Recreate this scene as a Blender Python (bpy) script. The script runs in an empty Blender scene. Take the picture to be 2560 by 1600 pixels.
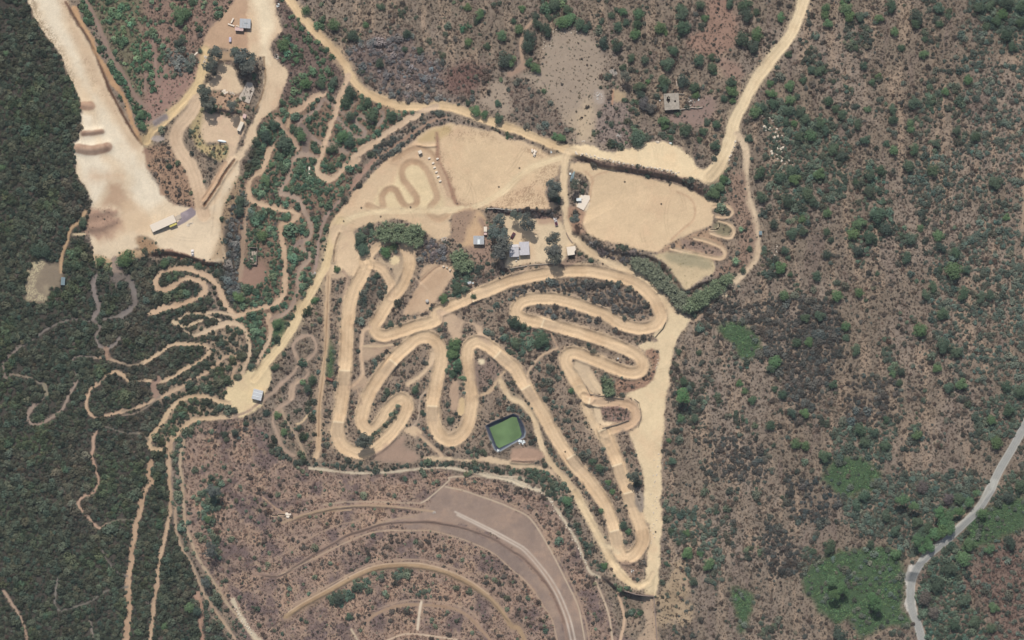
import bpy, math, random
import numpy as np
R = math.radians
scene = bpy.context.scene
COL = scene.collection
# ------------------------------------------------------------------ camera, sky, sun, exposure
S = 0.235                      # metres of ground per photograph pixel
CAM_H = 1500.0
cd = bpy.data.cameras.new("camera"); cam = bpy.data.objects.new("camera", cd); COL.objects.link(cam)
cam.location = (0, 0, CAM_H); cam.rotation_euler = (0, 0, 0)
cd.sensor_width = 36.0; cd.lens = 36.0 * CAM_H / (2560 * S); cd.clip_start = 10; cd.clip_end = 9000
scene.camera = cam
SUN_EL = 50.0
W = bpy.data.worlds.new("World"); scene.world = W; W.use_nodes = True
wn = W.node_tree.nodes; wl = W.node_tree.links
bg = wn["Background"]; bg.inputs[1].default_value = 0.085
sky = wn.new("ShaderNodeTexSky"); sky.sky_type = 'NISHITA'; sky.sun_disc = False
sky.sun_elevation = R(SUN_EL); sky.sun_rotation = R(-10.0); sky.air_density = 1.3; sky.dust_density = 2.5
wl.new(sky.outputs[0], bg.inputs[0])
sl = bpy.data.lights.new("sun", 'SUN'); sun = bpy.data.objects.new("sun", sl); COL.objects.link(sun)
sl.energy = 4.2; sl.angle = R(0.55); sl.color = (1.0, 0.955, 0.89)
from mathutils import Vector, Matrix
d = Vector((0.17 * math.cos(R(SUN_EL)), -0.985 * math.cos(R(SUN_EL)), -math.sin(R(SUN_EL))))
sun.rotation_euler = d.to_track_quat('-Z', 'Y').to_euler(); sun.location = (0, 300, 400)
scene.view_settings.view_transform = 'Standard'; scene.view_settings.look = 'None'
scene.view_settings.exposure = 0.13; scene.view_settings.gamma = 1.0
scene.cycles.max_bounces = 4; scene.cycles.diffuse_bounces = 3; scene.cycles.volume_bounces = 0
rng = np.random.default_rng(11); random.seed(5)
TF = 2419.0 / 640.0
M_ = S / TF                    # metres per tile unit

def lin(c): c = c / 255.0; return c / 12.92 if c <= 0.04045 else ((c + 0.055) / 1.055) ** 2.4
def C(r, g, b, k=1.42): return np.array([lin(r), lin(g), lin(b)]) / k

def P(s):
    """survey points: 'CR: x,y x,y' with the map sheet (column,row) they are measured on -> world metres"""
    out = []; c = r = 0
    for t in s.split():
        if t.endswith(':'): c, r = int(t[0]), int(t[1]); continue
        v = t.split(','); out.append((c * 640 + float(v[0]) / TF, r * 400 + float(v[1]) / TF))
    a = np.array(out); return px(a)
def px(a):
    a = np.asarray(a, float).reshape(-1, 2); return np.stack([(a[:, 0] - 1280) * S, (800 - a[:, 1]) * S], 1)

def smooth(pts, closed=False, step=1.6):
    pts = np.asarray(pts); n = len(pts)
    if n < 3: return pts
    if closed: q = np.vstack([pts[-1], pts, pts[0], pts[1]]); seg = n
    else: q = np.vstack([2 * pts[0] - pts[1], pts, 2 * pts[-1] - pts[-2]]); seg = n - 1
    out = []
    for i in range(seg):
        a, b, c, e = q[i], q[i + 1], q[i + 2], q[i + 3]
        k = max(2, int(np.hypot(*(c - b)) / step))
        t = np.arange(k)[:, None] / k
        out.append(0.5 * (2 * b + (c - a) * t + (2 * a - 5 * b + 4 * c - e) * t ** 2 + (3 * b - a - 3 * c + e) * t ** 3))
    if not closed: out.append(pts[-1:])
    return np.vstack(out)

# ------------------------------------------------------------------ terrain grid
G = 0.5
X0, X1, Y0, Y1 = -312.0, 312.0, -198.0, 198.0
NX = int((X1 - X0) / G) + 1; NY = int((Y1 - Y0) / G) + 1
gx = X0 + np.arange(NX) * G; gy = Y0 + np.arange(NY) * G
XX, YY = np.meshgrid(gx, gy)          # [NY,NX]

def noise(scale, seed, sy=None, X=None, Y=None):
    r = np.random.default_rng(seed); sy = sy or scale
    X = XX if X is None else X; Y = YY if Y is None else Y
    u = (X - X0) / scale; v = (Y - Y0) / sy
    L = r.random((int((Y1 - Y0) / sy) + 4, int((X1 - X0) / scale) + 4))
    u = np.clip(u, 0, L.shape[1] - 2.001); v = np.clip(v, 0, L.shape[0] - 2.001)
    i = u.astype(int); j = v.astype(int); fu = u - i; fv = v - j
    fu = fu * fu * (3 - 2 * fu); fv = fv * fv * (3 - 2 * fv)
    return ((L[j, i] * (1 - fu) + L[j, i + 1] * fu) * (1 - fv) + (L[j + 1, i] * (1 - fu) + L[j + 1, i + 1] * fu) * fv) * 2 - 1
def fbm(scale, seed, oct=4, sy=None):
    t = 0; a = 1; s = 0
    for o in range(oct):
        t = t + a * noise(scale / 2 ** o, seed + o, None if sy is None else sy / 2 ** o); s += a; a *= 0.55
    return t / s
def sst(a, b, x):
    t = np.clip((x - a) / (b - a), 0, 1); return t * t * (3 - 2 * t)

N1 = noise(7, 1) * 0.6 + noise(3, 2) * 0.3 + noise(1.3, 3) * 0.25     # edge warp
N2 = fbm(30, 20, 5); N3 = fbm(9, 30, 4); N4 = fbm(3.2, 40, 3); N5 = fbm(14, 50, 4); N6 = fbm(60, 60, 4); NC = fbm(4.5, 480, 3); NG = fbm(9, 500, 3, sy=26); NW = rng.random((NY, NX)) * 2 - 1
NV = fbm(5, 70, 3, sy=22)             # streaks running down the slope

def win(p, m):
    i0 = int(max(0, (p[:, 0].min() - m - X0) / G)); i1 = int(min(NX, (p[:, 0].max() + m - X0) / G + 2))
    j0 = int(max(0, (p[:, 1].min() - m - Y0) / G)); j1 = int(min(NY, (p[:, 1].max() + m - Y0) / G + 2))
    return (slice(j0, max(j1, j0)), slice(i0, max(i1, i0)))
def ldist(pts, maxd):
    """distance, side (+ = left) and run length to a polyline"""
    D = np.full((NY, NX), float(maxd)); SD = np.zeros((NY, NX)); RL = np.zeros((NY, NX)); run = 0
    for a, b in zip(pts[:-1], pts[1:]):
        w = win(np.array([a, b]), maxd); X = XX[w]; Y = YY[w]
        ab = b - a; L = np.hypot(*ab)
        if X.size == 0 or L < 1e-6: run += L; continue
        t = np.clip(((X - a[0]) * ab[0] + (Y - a[1]) * ab[1]) / L ** 2, 0, 1)
        dx = X - a[0] - t * ab[0]; dy = Y - a[1] - t * ab[1]; dd = np.hypot(dx, dy)
        m = dd < D[w]
        D[w] = np.where(m, dd, D[w]); SD[w] = np.where(m, np.sign(ab[0] * dy - ab[1] * dx), SD[w]); RL[w] = np.where(m, run + t * L, RL[w])
        run += L
    return D, SD, RL
def pdist(pts, maxd=12):
    """signed distance to a polygon, positive inside"""
    q = np.vstack([pts, pts[:1]]); D, _, _ = ldist(q, maxd)
    w = win(pts, 1); X = XX[w]; Y = YY[w]; ins = np.zeros(X.shape, bool)
    for a, b in zip(q[:-1], q[1:]):
        if a[1] == b[1]: continue
        c = ((a[1] > Y) != (b[1] > Y)) & (X < (b[0] - a[0]) * (Y - a[1]) / (b[1] - a[1]) + a[0]); ins ^= c
    I = np.zeros((NY, NX), bool); I[w] = ins
    return np.where(I, D, -D)

col = np.zeros((NY, NX, 3)); hgt = np.zeros((NY, NX)); cls = np.zeros((NY, NX), np.int16)
cover = np.zeros((NY, NX)); tuft = np.zeros((NY, NX)); vcol = np.zeros((NY, NX, 3)); tcol = np.zeros((NY, NX, 3)); open_ = np.ones((NY, NX))
def paint(m, c): 
    global col; col += m[..., None] * (c - col)
def setf(F, m, v):
    if isinstance(v, np.ndarray) and v.ndim == 1: F += m[..., None] * (v - F)
    else: F += m * (v - F)
CLS = [('ground', None)]

# ---- base: dry brown hillside
col[:] = C(135, 119, 101)
paint(sst(-.3, .5, N2), C(148, 131, 114)); paint(sst(0, .6, NV) * .8, C(168, 144, 120)); paint(sst(.1, .7, -NV) * .5, C(124, 106, 97)); ST = noise(1.5, 90) * .5 + noise(.9, 91) * .4 + noise(3.1, 92) * .35
tuft[:] = .85; cover[:] = .04 + .62 * sst(.12, .5, N5 * .8 + .4 * N2 + .35 * N3 + .55 * NG); vcol[:] = C(61, 68, 57, 1.0); setf(vcol, sst(.15, .6, N3), C(62, 80, 57, 1.0)); setf(vcol, sst(.05, -.4, N3 + .5 * N5) * .9, C(66, 63, 57, 1.0)); tcol[:] = C(80, 71, 62, 1.0)

def zone(s, soft=4.0, color=None, cv=None, tf=None, vc=None, tc=None, w=1.0, raw=False, sm=True):
    p = px(s) if not isinstance(s, str) else P(s)
    if sm: p = smooth(p, True, 4)
    D = pdist(p, max(8, soft * 2 + 4))
    m = sst(-soft, soft, D + N1 * soft * .8 + NW * .35 * soft * .3) * w
    if color is not None: paint(m, color)
    if cv is not None: setf(cover, m, cv)
    if tf is not None: setf(tuft, m, tf)
    if vc is not None: g_ = vc.mean(); setf(vcol, m, g_ + (vc - g_) * .62 if vc is not GREEN_D else vc)
    if tc is not None: setf(tcol, m, tc * .8)
    return D, m

GREEN_D = C(56, 61, 50, 1.0); GREEN_M = C(62, 80, 58, 1.0)
# ---- vegetation zones
zone("00: -60,-60 285,-20 300,80 330,180 400,280 480,390 560,500 600,600 640,700 700,820 740,920 770,1040 780,1120 760,1240 710,1340 715,1512 01: 725,150 790,230 850,330 870,460 840,560 800,700 850,830 880,950 960,1010 1060,1030 1250,860 1340,830 1430,960 1700,930 1950,975 2130,930 2110,700 2190,500 2270,250 2340,30 00: 2419,1250 10: 60,1150 200,1000 420,1000 620,900 760,960 900,1000 1200,1050 1500,1050 1300,1200 1000,1400 11: 980,0 860,330 760,560 600,760 560,1060 460,1250 360,1500 12: 300,150 100,380 02: 2419,470 2150,620 2100,900 1800,1010 1650,1130 1590,1300 03: 1610,100 1640,450 1740,700 1880,980 1960,1300 2050,1600 -60,1600 -60,0 02: -60,0 01: -60,0", 1.5,
     C(80, 73, 64), cv=.9, tf=.5, vc=GREEN_D, tc=C(80, 82, 72, 1.0))
wf_ = sst(-60, -120, XX); setf(vcol, sst(.1, .5, N2) * wf_ * .6, C(72, 67, 58, 1.0)); setf(vcol, sst(.05, .45, N5) * wf_ * .7, C(60, 70, 50, 1.0)); setf(vcol, sst(.1, .5, -N3) * wf_ * .5, C(46, 54, 48, 1.0))
D_, mM = zone("10: 60,1150 200,1000 620,880 800,950 900,830 1100,940 1500,1040 1100,1350 11: 960,50 860,330 640,640 545,1060 380,1500 12: 100,400 02: 2419,200 2100,50 01: 2200,1500 2250,1200 2200,800 2250,300 11: 20,0", 4, C(140, 116, 95), cv=.78, tf=.65, vc=C(64, 88, 60, 1.0), tc=C(112, 92, 84, 1.0))
setf(cover, mM * sst(.0, .5, N5), .25)
# motocross infield and grassy islands
zone("11: 700,1000 1100,900 1600,600 1900,700 2200,1000 21: 700,1000 1400,1300 22: 1500,200 1480,1500 23: 1250,900 1000,900 500,100 22: 300,1400 0,1200 12: 1500,1350 700,1350 550,1300 560,400", 5, C(150, 130, 110), cv=.11, tf=.85, vc=C(66, 74, 60, 1.0), tc=C(98, 86, 76, 1.0))
brushy = sst(-4, 4, D_) if False else 0
for s in ["11: 960,1100 1200,1080 1240,1200 1150,1400 980,1512 12: 960,500 930,300 880,200 870,100",
          "22: -20,480 200,620 420,900 600,1150 900,1450 23: 950,300 1000,400 900,300 600,0 22: 300,1350 0,900"]:
    zone(s, 3, C(128, 112, 96), cv=.32, vc=C(64, 70, 58, 1.0))
# hill of terraces
D_, mT = zone("02: 1720,1100 2000,980 2250,960 12: 0,1000 250,1260 500,1400 900,1460 1500,1440 2050,1460 23: 0,60 350,200 550,520 720,860 860,1100 960,1400 980,1700 03: 2600,1700 2300,1400 1960,900 1800,600 1740,300", 4,
     C(156, 131, 113), cv=.03, tf=.85, vc=C(74, 86, 62, 1.0), tc=C(112, 94, 84, 1.0))
paint(mT * sst(.0, .6, N3) * .7, C(178, 146, 120)); paint(mT * sst(.0, .45, -N3 - .5 * N5) * .9, C(116, 98, 92)); setf(tcol, mT * sst(.0, .5, -N5), C(76, 66, 66, 1.0) ); paint(mT * sst(.1, .5, N4) * .4, C(184, 156, 126))
# NW field
zone("00: 840,0 2200,-30 2150,100 1980,280 1920,500 1850,750 1650,1000 1420,1150 1330,960 1180,700 1050,430", 3, C(146, 120, 103), cv=.16, tf=.72, vc=C(72, 96, 64, 1.0))
zone("00: 860,0 1300,0 1320,500 1340,900 1250,860 1100,560", 5, C(120, 112, 88), cv=.34, vc=C(76, 104, 64, 1.0))
zone("00: 1330,350 1470,380 1560,620 1500,880 1330,860 1250,750", 4, None, cv=.7, vc=C(66, 98, 62, 1.0))
zone("00: 1600,450 1760,460 1830,560 1800,640 1700,730 1560,640", 4, None, cv=.85, vc=C(90, 92, 84, 1.0))
zone("00: 1560,700 1700,740 1800,690 1880,620 1830,800 1700,960 1560,1080 1400,1150 1385,920 1450,850", 3, C(160, 128, 112), cv=.01, tf=.25)
zone("10: 160,60 290,0 800,560 830,700 780,860 600,900 300,950 220,940 280,700 160,500 180,380 270,200", 3, C(124, 104, 92), cv=.22, tf=.9, vc=C(66, 92, 58, 1.0), tc=C(92, 80, 76, 1.0))
for s in ["10: 850,600 960,400 1400,300 1500,450 1760,600 1740,820 1500,860 1100,740 950,640", "10: 1150,830 1500,860 1900,870 1950,960 1500,980 1250,950"]:
    zone(s, 5, C(134, 116, 104), cv=.5, tf=.9, vc=C(96, 90, 88, 1.0), tc=C(104, 92, 90, 1.0))
zone("10: 1800,650 2200,650 2100,860 1900,900 1780,860", 5, C(128, 100, 88), tf=.95, cv=.05, tc=C(92, 72, 68, 1.0))
zone("20: -30,760 130,760 270,870 400,1010 520,1180 560,1330 380,1320 0,1180", 3, C(136, 119, 103), tf=.9, cv=.1, tc=C(104, 90, 82, 1.0), vc=C(80, 84, 72, 1.0))
# open ground north
zone("20: 420,300 600,285 740,330 830,500 885,560 870,700 850,850 860,980 830,1150 780,1340 620,1370 540,1200 400,1000 260,850 50,710 -60,760 10: 2200,820 20: 120,690 270,620 290,450 370,360", 2.5, C(166, 147, 126), cv=.0, tf=.14, tc=C(90, 84, 66, 1.0))
zone("20: 560,1100 700,1000 780,1100 720,1340 610,1340", 5, C(205, 180, 145), w=.6)
zone("10: 2230,790 2350,800 2410,950 2380,1090 2200,1010 2040,950 2180,900", 2.5, C(170, 150, 128), cv=.03, tf=.12)
zone("20: 1840,-20 2020,-20 2140,180 2110,400 1960,520 1700,480 1640,400 1760,300 1850,180", 3, C(156, 125, 106), cv=.0, tf=.5)
zone("20: 1960,520 2110,600 2200,700 2080,750 1990,660 1930,600", 2.5, C(156, 128, 110), cv=.0, tf=.3)
zone("20: 1590,1060 1850,880 1920,1000 1850,1180 1590,1200 1480,1120", 2.5, C(150, 126, 112), cv=.0, tf=.12)
zone("20: 850,980 1050,960 1140,1080 1100,1330 860,1370 800,1300", 3, C(146, 128, 115), cv=.12, tf=.8, tc=C(92, 84, 80, 1.0))
# greener patches of the east slope
for s, cv_, vc_ in [
    ("30: 1900,-30 2460,-30 2460,460 2250,420 2080,260 1950,120", .92, C(56, 84, 60, 1.0)),
    ("30: 1800,250 2100,300 2250,450 2460,460 31: 2460,1550 1900,1500 1850,900 2000,600 30: 1900,1300 1800,800", .50, C(68, 86, 66, 1.0)),
    ("30: -20,1000 200,1000 420,1180 560,1100 740,1350 760,1512 31: 800,200 640,450 500,420 430,250 300,470 100,450 -20,300", .74, C(60, 84, 58, 1.0)),
    ("31: 850,80 1080,40 1110,300 1180,560 1030,800 880,1000 760,900 720,600 870,330", .62, C(60, 90, 60, 1.0)),
    ("31: 1250,0 1750,-10 1950,350 1700,500 1400,400", .6, C(64, 82, 64, 1.0)),
    ("31: 1600,900 2460,700 32: 2460,900 2150,700 1750,500 1560,100", .58, C(66, 84, 64, 1.0)),
    ("21: 1700,1512 1960,1330 2250,1350 2419,1300 31: 500,1300 700,1512 32: 620,500 300,1000 150,700 0,420 22: 2250,400 2140,340 1950,60", .80, C(64, 61, 54, 1.0)),
    ("32: 700,900 1150,850 1200,1200 32: 1060,1430 33: 1350,300 1300,560 900,350 700,200 520,0 32: 500,1400 560,1200", .80, C(62, 84, 60, 1.0)),
    ("32: 2100,700 2460,600 2460,950 2300,1100 2100,1200 1900,900", .85, C(58, 84, 60, 1.0)),
    ("33: 1050,-30 2120,-30 1950,300 1700,500 1500,640 1300,750 1100,560 850,500 740,250", .92, C(62, 82, 62, 1.0)),
    ("33: 2180,30 2460,-30 2460,380 2100,700 1880,850 1820,1050 2000,1250 2060,1550 1450,1550 1400,1200 1440,900 1520,740 1750,520 2050,260", .93, C(56, 86, 58, 1.0)),
    ("33: -30,400 200,500 300,800 280,900 0,900", .9, C(63, 60, 54, 1.0)),
    ("23: 1450,200 1700,200 1900,300 2000,600 1950,850 1700,760 1550,600 1450,500", .42, C(62, 84, 62, 1.0)),
    ("22: 1900,1150 2100,1080 2340,1180 2400,1512 1900,1512 1860,1300", .7, C(63, 60, 54, 1.0)), ("33: 200,-20 700,100 560,400 250,350", .55, C(58, 60, 58, 1.0)), ("32: 700,600 1180,560 1200,900 750,1000", .45, C(63, 59, 54, 1.0)),
    ("22: -30,30 250,30 380,250 250,330 120,320 -30,360", .62, C(62, 82, 60, 1.0)),
    ("12: 1830,180 1950,180 1980,560 1850,560 1800,350", .9, C(62, 96, 62, 1.0)),
    ("21: 0,1240 300,1150 600,1120 950,1170 1200,1270 1250,1400 1100,1480 900,1380 600,1270 300,1270 100,1330 0,1450", .35, C(62, 74, 60, 1.0)),
    ("11: 940,640 1080,600 1160,700 1090,860 1040,900 930,860", .85, GREEN_M),
    ("11: 1530,700 1720,780 1820,900 1740,1000 1560,950", .8, C(86, 80, 80, 1.0)),
    ("11: 1880,850 2040,950 2060,1030 1990,1280 1750,1390 1640,1380 1850,1150", .8, C(58, 82, 62, 1.0)),
    ("11: 2010,1150 2419,1050 21: 350,960 350,1040 0,1110 11: 2419,1110 2100,1230", .45, C(66, 76, 64, 1.0)),
    ("21: 610,650 720,740 960,860 1280,870 1420,1000 1300,960 1000,1000 860,930 700,830", .6, C(84, 76, 76, 1.0)),
    ("21: 1850,290 2030,120 2050,180 1990,400 1900,370", .95, C(58, 88, 52, 1.0)),
    ("23: 200,-20 480,0 560,250 620,450 760,720 880,900 820,880 700,680 560,430 430,220 300,100", .8, C(58, 76, 58, 1.0)),
    ("12: 550,1330 900,1400 1400,1390 1800,1340 2200,1400 2419,1460 2419,1512 2060,1430 1800,1380 1400,1420 900,1430 560,1390", .9, C(56, 76, 56, 1.0)),
    ("12: 1270,1400 1800,1345 2060,1370 2419,1440 2419,1490 2060,1420 1800,1385 1270,1425", .98, C(52, 62, 50, 1.0)), ("12: 100,1100 300,1290 560,1350 1270,1395 1270,1425 560,1395 260,1330 60,1150", .9, C(54, 62, 52, 1.0)), ("22: 0,1370 300,1380 500,1450 480,1512 0,1512", .9, C(60, 78, 56, 1.0)),
    ("03: 1900,0 2080,0 2100,200 1990,480 2150,600 2080,760 1980,700 1900,400", .6, C(62, 80, 60, 1.0)),
    ("13: 680,1110 900,1000 1200,880 1420,840 1400,880 1150,960 950,1060 800,1180 700,1160", .9, C(58, 76, 58, 1.0)),
    ("13: 1180,840 1280,900 1420,1120 1620,1130 1650,1050 1400,1000 1300,880", .35, C(66, 78, 62, 1.0)),
    ("00: 700,20 860,0 880,180 960,420 1080,600 1200,740 1290,930 1390,1080 1370,1220 1290,1160 1180,960 1080,760 960,600 890,420 830,250", .95, C(58, 88, 56, 1.0)),
    ("01: 2200,330 2330,330 2340,620 2280,900 2260,1300 2120,1250 2130,900 2110,700", .85, C(84, 82, 78, 1.0)),
    ("10: 340,1000 620,920 700,950 600,1030 420,1100 360,1170", .8, GREEN_M),

    ("10: 1100,1400 1500,1130 1700,1050 1850,1100 1900,1150 1720,1180 1400,1400 11: 1050,150 880,370 800,450 850,350 1120,20", .8, C(68, 70, 62, 1.0)),
    ("21: 0,1240 300,1150 600,1120 950,1170 1200,1270 1280,1400 1250,1500 1000,1440 800,1380 600,1270 300,1270 100,1330 0,1450", .6, C(68, 66, 62, 1.0)),
    ("21: 200,1370 400,1380 700,1440 22: 1340,150 1320,200 900,80 500,0 300,20", .35, C(68, 66, 62, 1.0)),
    ("02: 1640,1160 1760,1050 1880,980 1850,1060 1760,1150 1720,1400 03: 1740,300 1800,540 1900,760 2000,900 1960,940 1850,800 1700,560 1640,200", .6, C(74, 86, 64, 1.0)),
    ("03: 1960,880 2300,1300 2440,1512 2000,1512 1860,1100", .35, C(70, 80, 60, 1.0)),
]: zone(s, 3, None, cv=cv_, vc=vc_, w=.95)
# bramble and bracken: brighter smooth greens
for s in ["33: 330,900 420,800 520,740 800,650 1150,640 1260,800 1280,950 1270,1200 1340,1300 1330,1380 1100,1400 900,1480 840,1460 750,1310 640,1350 480,1250 440,1130 340,1050",
          "32: 500,1512 600,1350 800,1270 1050,1430 1060,1512 33: 1000,0 1050,100 900,120 760,180 620,100 530,20",
          "22: 1950,60 2100,20 2250,80 2330,200 2330,300 2250,380 2140,340 2080,220 1990,170",
          "23: 2080,1010 2280,1080 2250,1280 2190,1430 2140,1400 2120,1250 2070,1120",
          "33: 1880,380 2150,230 2419,150 2419,420 2100,620 1960,640 1880,720 1750,700 1850,560",
          "12: 700,200 740,400 720,560 660,600 690,300", "12: 130,0 300,0 250,200 160,180"]:
    zone(s, 2.5, C(78, 96, 68), cv=.16, tf=1.3, vc=C(68, 82, 60, 1.0), tc=C(96, 122, 84, 1.0))
zone("33: 2000,650 2419,600 2419,1512 2100,1512 2150,1300 1980,1150 1850,1000 1950,750", 5, C(128, 106, 92), cv=.22, tf=.95, vc=C(70, 80, 60, 1.0), tc=C(92, 76, 70, 1.0))
zone("22: 1800,200 2000,200 2150,400 2100,520 1850,420", 5, None, cv=.05)

# ---- relief
def ridge(s, h, w, c=None):
    global hgt
    p = smooth(P(s)) if isinstance(s, str) else s
    D, _, _ = ldist(p, w * 3); hgt += h * (np.exp(-(D / w) ** 2) - np.exp(-9)) * (D < w * 3)
    if c is not None: paint(np.exp(-(D / (w * .9)) ** 2) * (D < w * 3), c)
def scarp(s, h, L=18, w=1.2, c=None, cw=2.0):
    """bank, high on the left of the line"""
    global hgt
    D, SDD, RL = ldist(smooth(P(s)), 3 * L); tot = RL.max()
    up = D * SDD + N1 * .5
    ends = np.clip(np.minimum(RL, tot - RL) / 6, 0, 1)
    hgt += h * sst(-w, w, up) * np.exp(-np.clip(up, 0, None) / L) * (D < 3 * L) * ends * sst(3 * L, 2 * L, D)
    if c is not None: paint(sst(cw + .6, cw - .6, D + N1) * ends * .85, c)
scarp("20: 540,1470 700,1500 21: 850,60 1080,90 1300,130 1590,190 1750,280 1850,350", 4.2, 16, 1.6, C(138, 112, 96), 2.6)
scarp("21: 560,560 640,700 760,800 950,860 1150,900 1320,930 1450,1030 1550,1130 1640,1240 1800,1170 2050,1090", 3.0, 14, 1.5)
scarp("01: 1380,890 1560,880 1700,900 1850,940 1960,985 2130,960", 3.4, 16, 1.4, C(150, 112, 90), 2.0)
scarp("00: 620,10 700,150 790,290 880,440 960,640 1030,830 1110,980 1190,1130 1260,1250 1350,1370", 1.8, 14, 1.0)
scarp("11: 2180,465 2300,480 2419,500 21: 100,480 250,485 430,505", 2.2, 10, 1.0, C(132, 106, 94), 1.6)
scarp("00: 2080,570 2140,575 2210,595", 1.9, 8, .6, C(120, 92, 84), 1.0)
scarp("00: 2010,1030 2100,1040 2200,1060 2300,1040", 2.2, 8, .7, C(120, 92, 84), 1.2)
scarp("00: 1850,1420 1960,1490 2060,1530", 2.0, 8, 1.0)
scarp("23: 830,880 900,950 980,1010 1080,1060 1200,1085 1340,1100", 4.6, 10, 1.3, C(112, 92, 80), 1.2)
scarp("11: 1250,860 1300,790 1450,800 1560,850", .9, 6, .8)
scarp("33: 2150,-10 2060,100 1960,240 1850,340 1700,460 1600,560 1440,720 1330,760 1290,950", 5.5, 14, 2)     # cutting above the paved road
scarp("00: 1840,850 1780,940 1710,1010 1620,1120 1540,1200 1430,1270", .9, 6, .5, C(140, 112, 80), .5)
scarp("01: 1270,740 1340,720 1440,760 1500,840", .8, 5, 1)
ridge("00: 790,1250 870,1245 960,1235", 1.5, 1.9); ridge("00: 745,1400 870,1410 1010,1380", 2.2, 3.0); ridge("00: 800,990 850,1000", 1.2, 2.5)
ridge("01: 850,520 1000,480 1080,500", .7, 2.2); ridge("01: 850,640 960,630 1060,590", .9, 2.4)
ridge("10: 1530,1372 1600,1385 1700,1380", .8, .6, C(150, 120, 90))
ridge("22: 500,150 900,230 1080,290", .5, 2); 
# terrace ledges
for s in ["13: 0,880 130,910 260,890 380,810 520,720 700,620 850,530 1000,480 1200,420 1400,400 1650,400 1900,440 2100,500 2300,590 2419,670 23: 120,750 260,900 370,1050 450,1230 500,1380 520,1512",
          "13: 280,1310 450,1200 650,1090 850,980 1000,900 1150,850 1350,825 1550,835 1750,880 1900,940 2050,1020 2200,1130 2320,1260 2419,1400",
          "13: 300,400 450,345 620,305 800,270 1050,255 1300,270 1500,290"]:
    scarp(s, 1.0, 7, .9)
hgt += N6 * 1.5 + N3 * .12 + N4 * .05 + NW * .03

zone("02: 1850,60 2250,60 2320,300 2260,500 2120,560 1980,330 1900,180", 2, C(160, 138, 114), cv=.45, tf=.6)
zone("01: 1900,1180 2060,1220 2150,1440 1980,1420", 2, C(150, 130, 112), cv=.35, tf=.8); zone("02: 1880,500 2180,560 2130,740 1800,690 1500,780 1480,640", 2, C(156, 134, 112), cv=.6, tf=.6); zone("02: 1650,760 1980,760 2180,880 1850,930 1650,1080 1500,1180 1450,1150", 2, C(158, 136, 112), cv=.6, tf=.5)
zone("01: 1420,1000 1700,980 1960,1020 2080,1180 1960,1130 1780,1010", 1.5, C(146, 128, 106), cv=.55, tf=.6); zone("11: 250,880 360,1000 330,1250 100,1330 60,1100", 3, None, cv=.8)
# ---- drawing of bare ground, roads and tracks
def area(name, s, color, c2=None, soft=.9, warp=1.0, flat=True, w=1.0, sm=True, veg=True, label=None):
    p = px(s) if not isinstance(s, str) else P(s)
    if sm: p = smooth(p, True, 3)
    D = pdist(p, 10) + N1 * warp * 1.3 + N4 * warp * .8 + NW * .3 * min(warp, 1)
    m = sst(-soft, soft, D) * w
    c = np.broadcast_to(color, col.shape).copy()
    if c2 is not None: c += sst(-.1, .7, N5 + .3 * N4)[..., None] * (c2 - c)
    c *= (1 + .06 * N4 + .05 * NW + .06 * N3 + .05 * N5)[..., None]
    paint(m, c)
    if veg: setf(cover, sst(-1.0, .2, D), 0); setf(tuft, sst(-.6, .5, D), 0); open_[:] = np.minimum(open_, 1 - sst(-1.3, -.2, D))
    if name:
        k = len(CLS); CLS.append((name, label)); cls[D > 0] = k
    return D, m
DIRT = C(223, 196, 160); DIRT2 = C(214, 184, 150); PALE = C(236, 216, 184); GREYD = C(172, 148, 128); TAN = C(204, 172, 140)
def track(name, s, wt, color=DIRT, berm=.3, ruts=1.0, warp=1.0, soft=.7, grey=None, label=None, sm=True, rim=None):
    global hgt
    p = P(s); p = smooth(p) if sm else p
    hw = wt * M_ / 2
    D, SDD, RL = ldist(p, hw + 6)
    Dw = D + (N1 * .6 + N4 * .5 + NW * .32) * warp * min(1, hw / 1.5)
    if hw > 1.2 and name and name != 'trail':   # dust thrown over the verge
        h_ = sst(hw + 3.2, hw + .2, D + N3 * 1.6 + N4) * .42 * (.4 + .6 * sst(-.3, .4, N5)); paint(h_, color * .86); setf(tuft, h_ * .8, 0)
    m = sst(hw + soft, hw - soft, Dw)
    lat = D * SDD
    st = np.sin(lat * 6.3 + N3 * 2.6) * .45 + np.sin(lat * 2.6 + 1.3 + N5 * 4) * .6 + np.sin(lat * 11 + N5 * 6) * .3 * sst(-.3, .3, N3) + .35 * np.sin(RL * 2.3 + N5 * 5) * sst(.1, .5, N3)
    c = np.broadcast_to(color, col.shape).copy()
    c += (sst(-.3, .6, N5 + .6 * N3) * .95)[..., None] * (color * np.array([.84, .81, .79]) - c)
    c *= (1 + .07 * st * ruts + .045 * NW + .05 * N4)[..., None]
    paint(m, c)
    e = np.exp(-((D - hw) / .55) ** 2) * m
    paint(e * (.3 if rim is None else rim * .5), np.minimum(color * 1.10, .8))
    if berm: hgt += berm * .95 * np.exp(-((D - hw - .2) / .85) ** 2) * (1 + .8 * N3 + .6 * N4) - berm * .45 * sst(hw, hw - 1.8, D)
    hgt += m * .045 * st * ruts
    k_ = .5 if name == 'trail' else 0; setf(cover, sst(hw + .9 - k_, hw + .1 - k_, Dw + (N4 * .5 if k_ else 0)), 0); setf(tuft, sst(hw + .5, hw - .2, Dw), 0); open_[:] = np.minimum(open_, sst(hw + .2, hw + 1.2, D))
    if name:
        k = len(CLS); CLS.append((name, label)); cls[Dw < hw] = k
    return D

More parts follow.
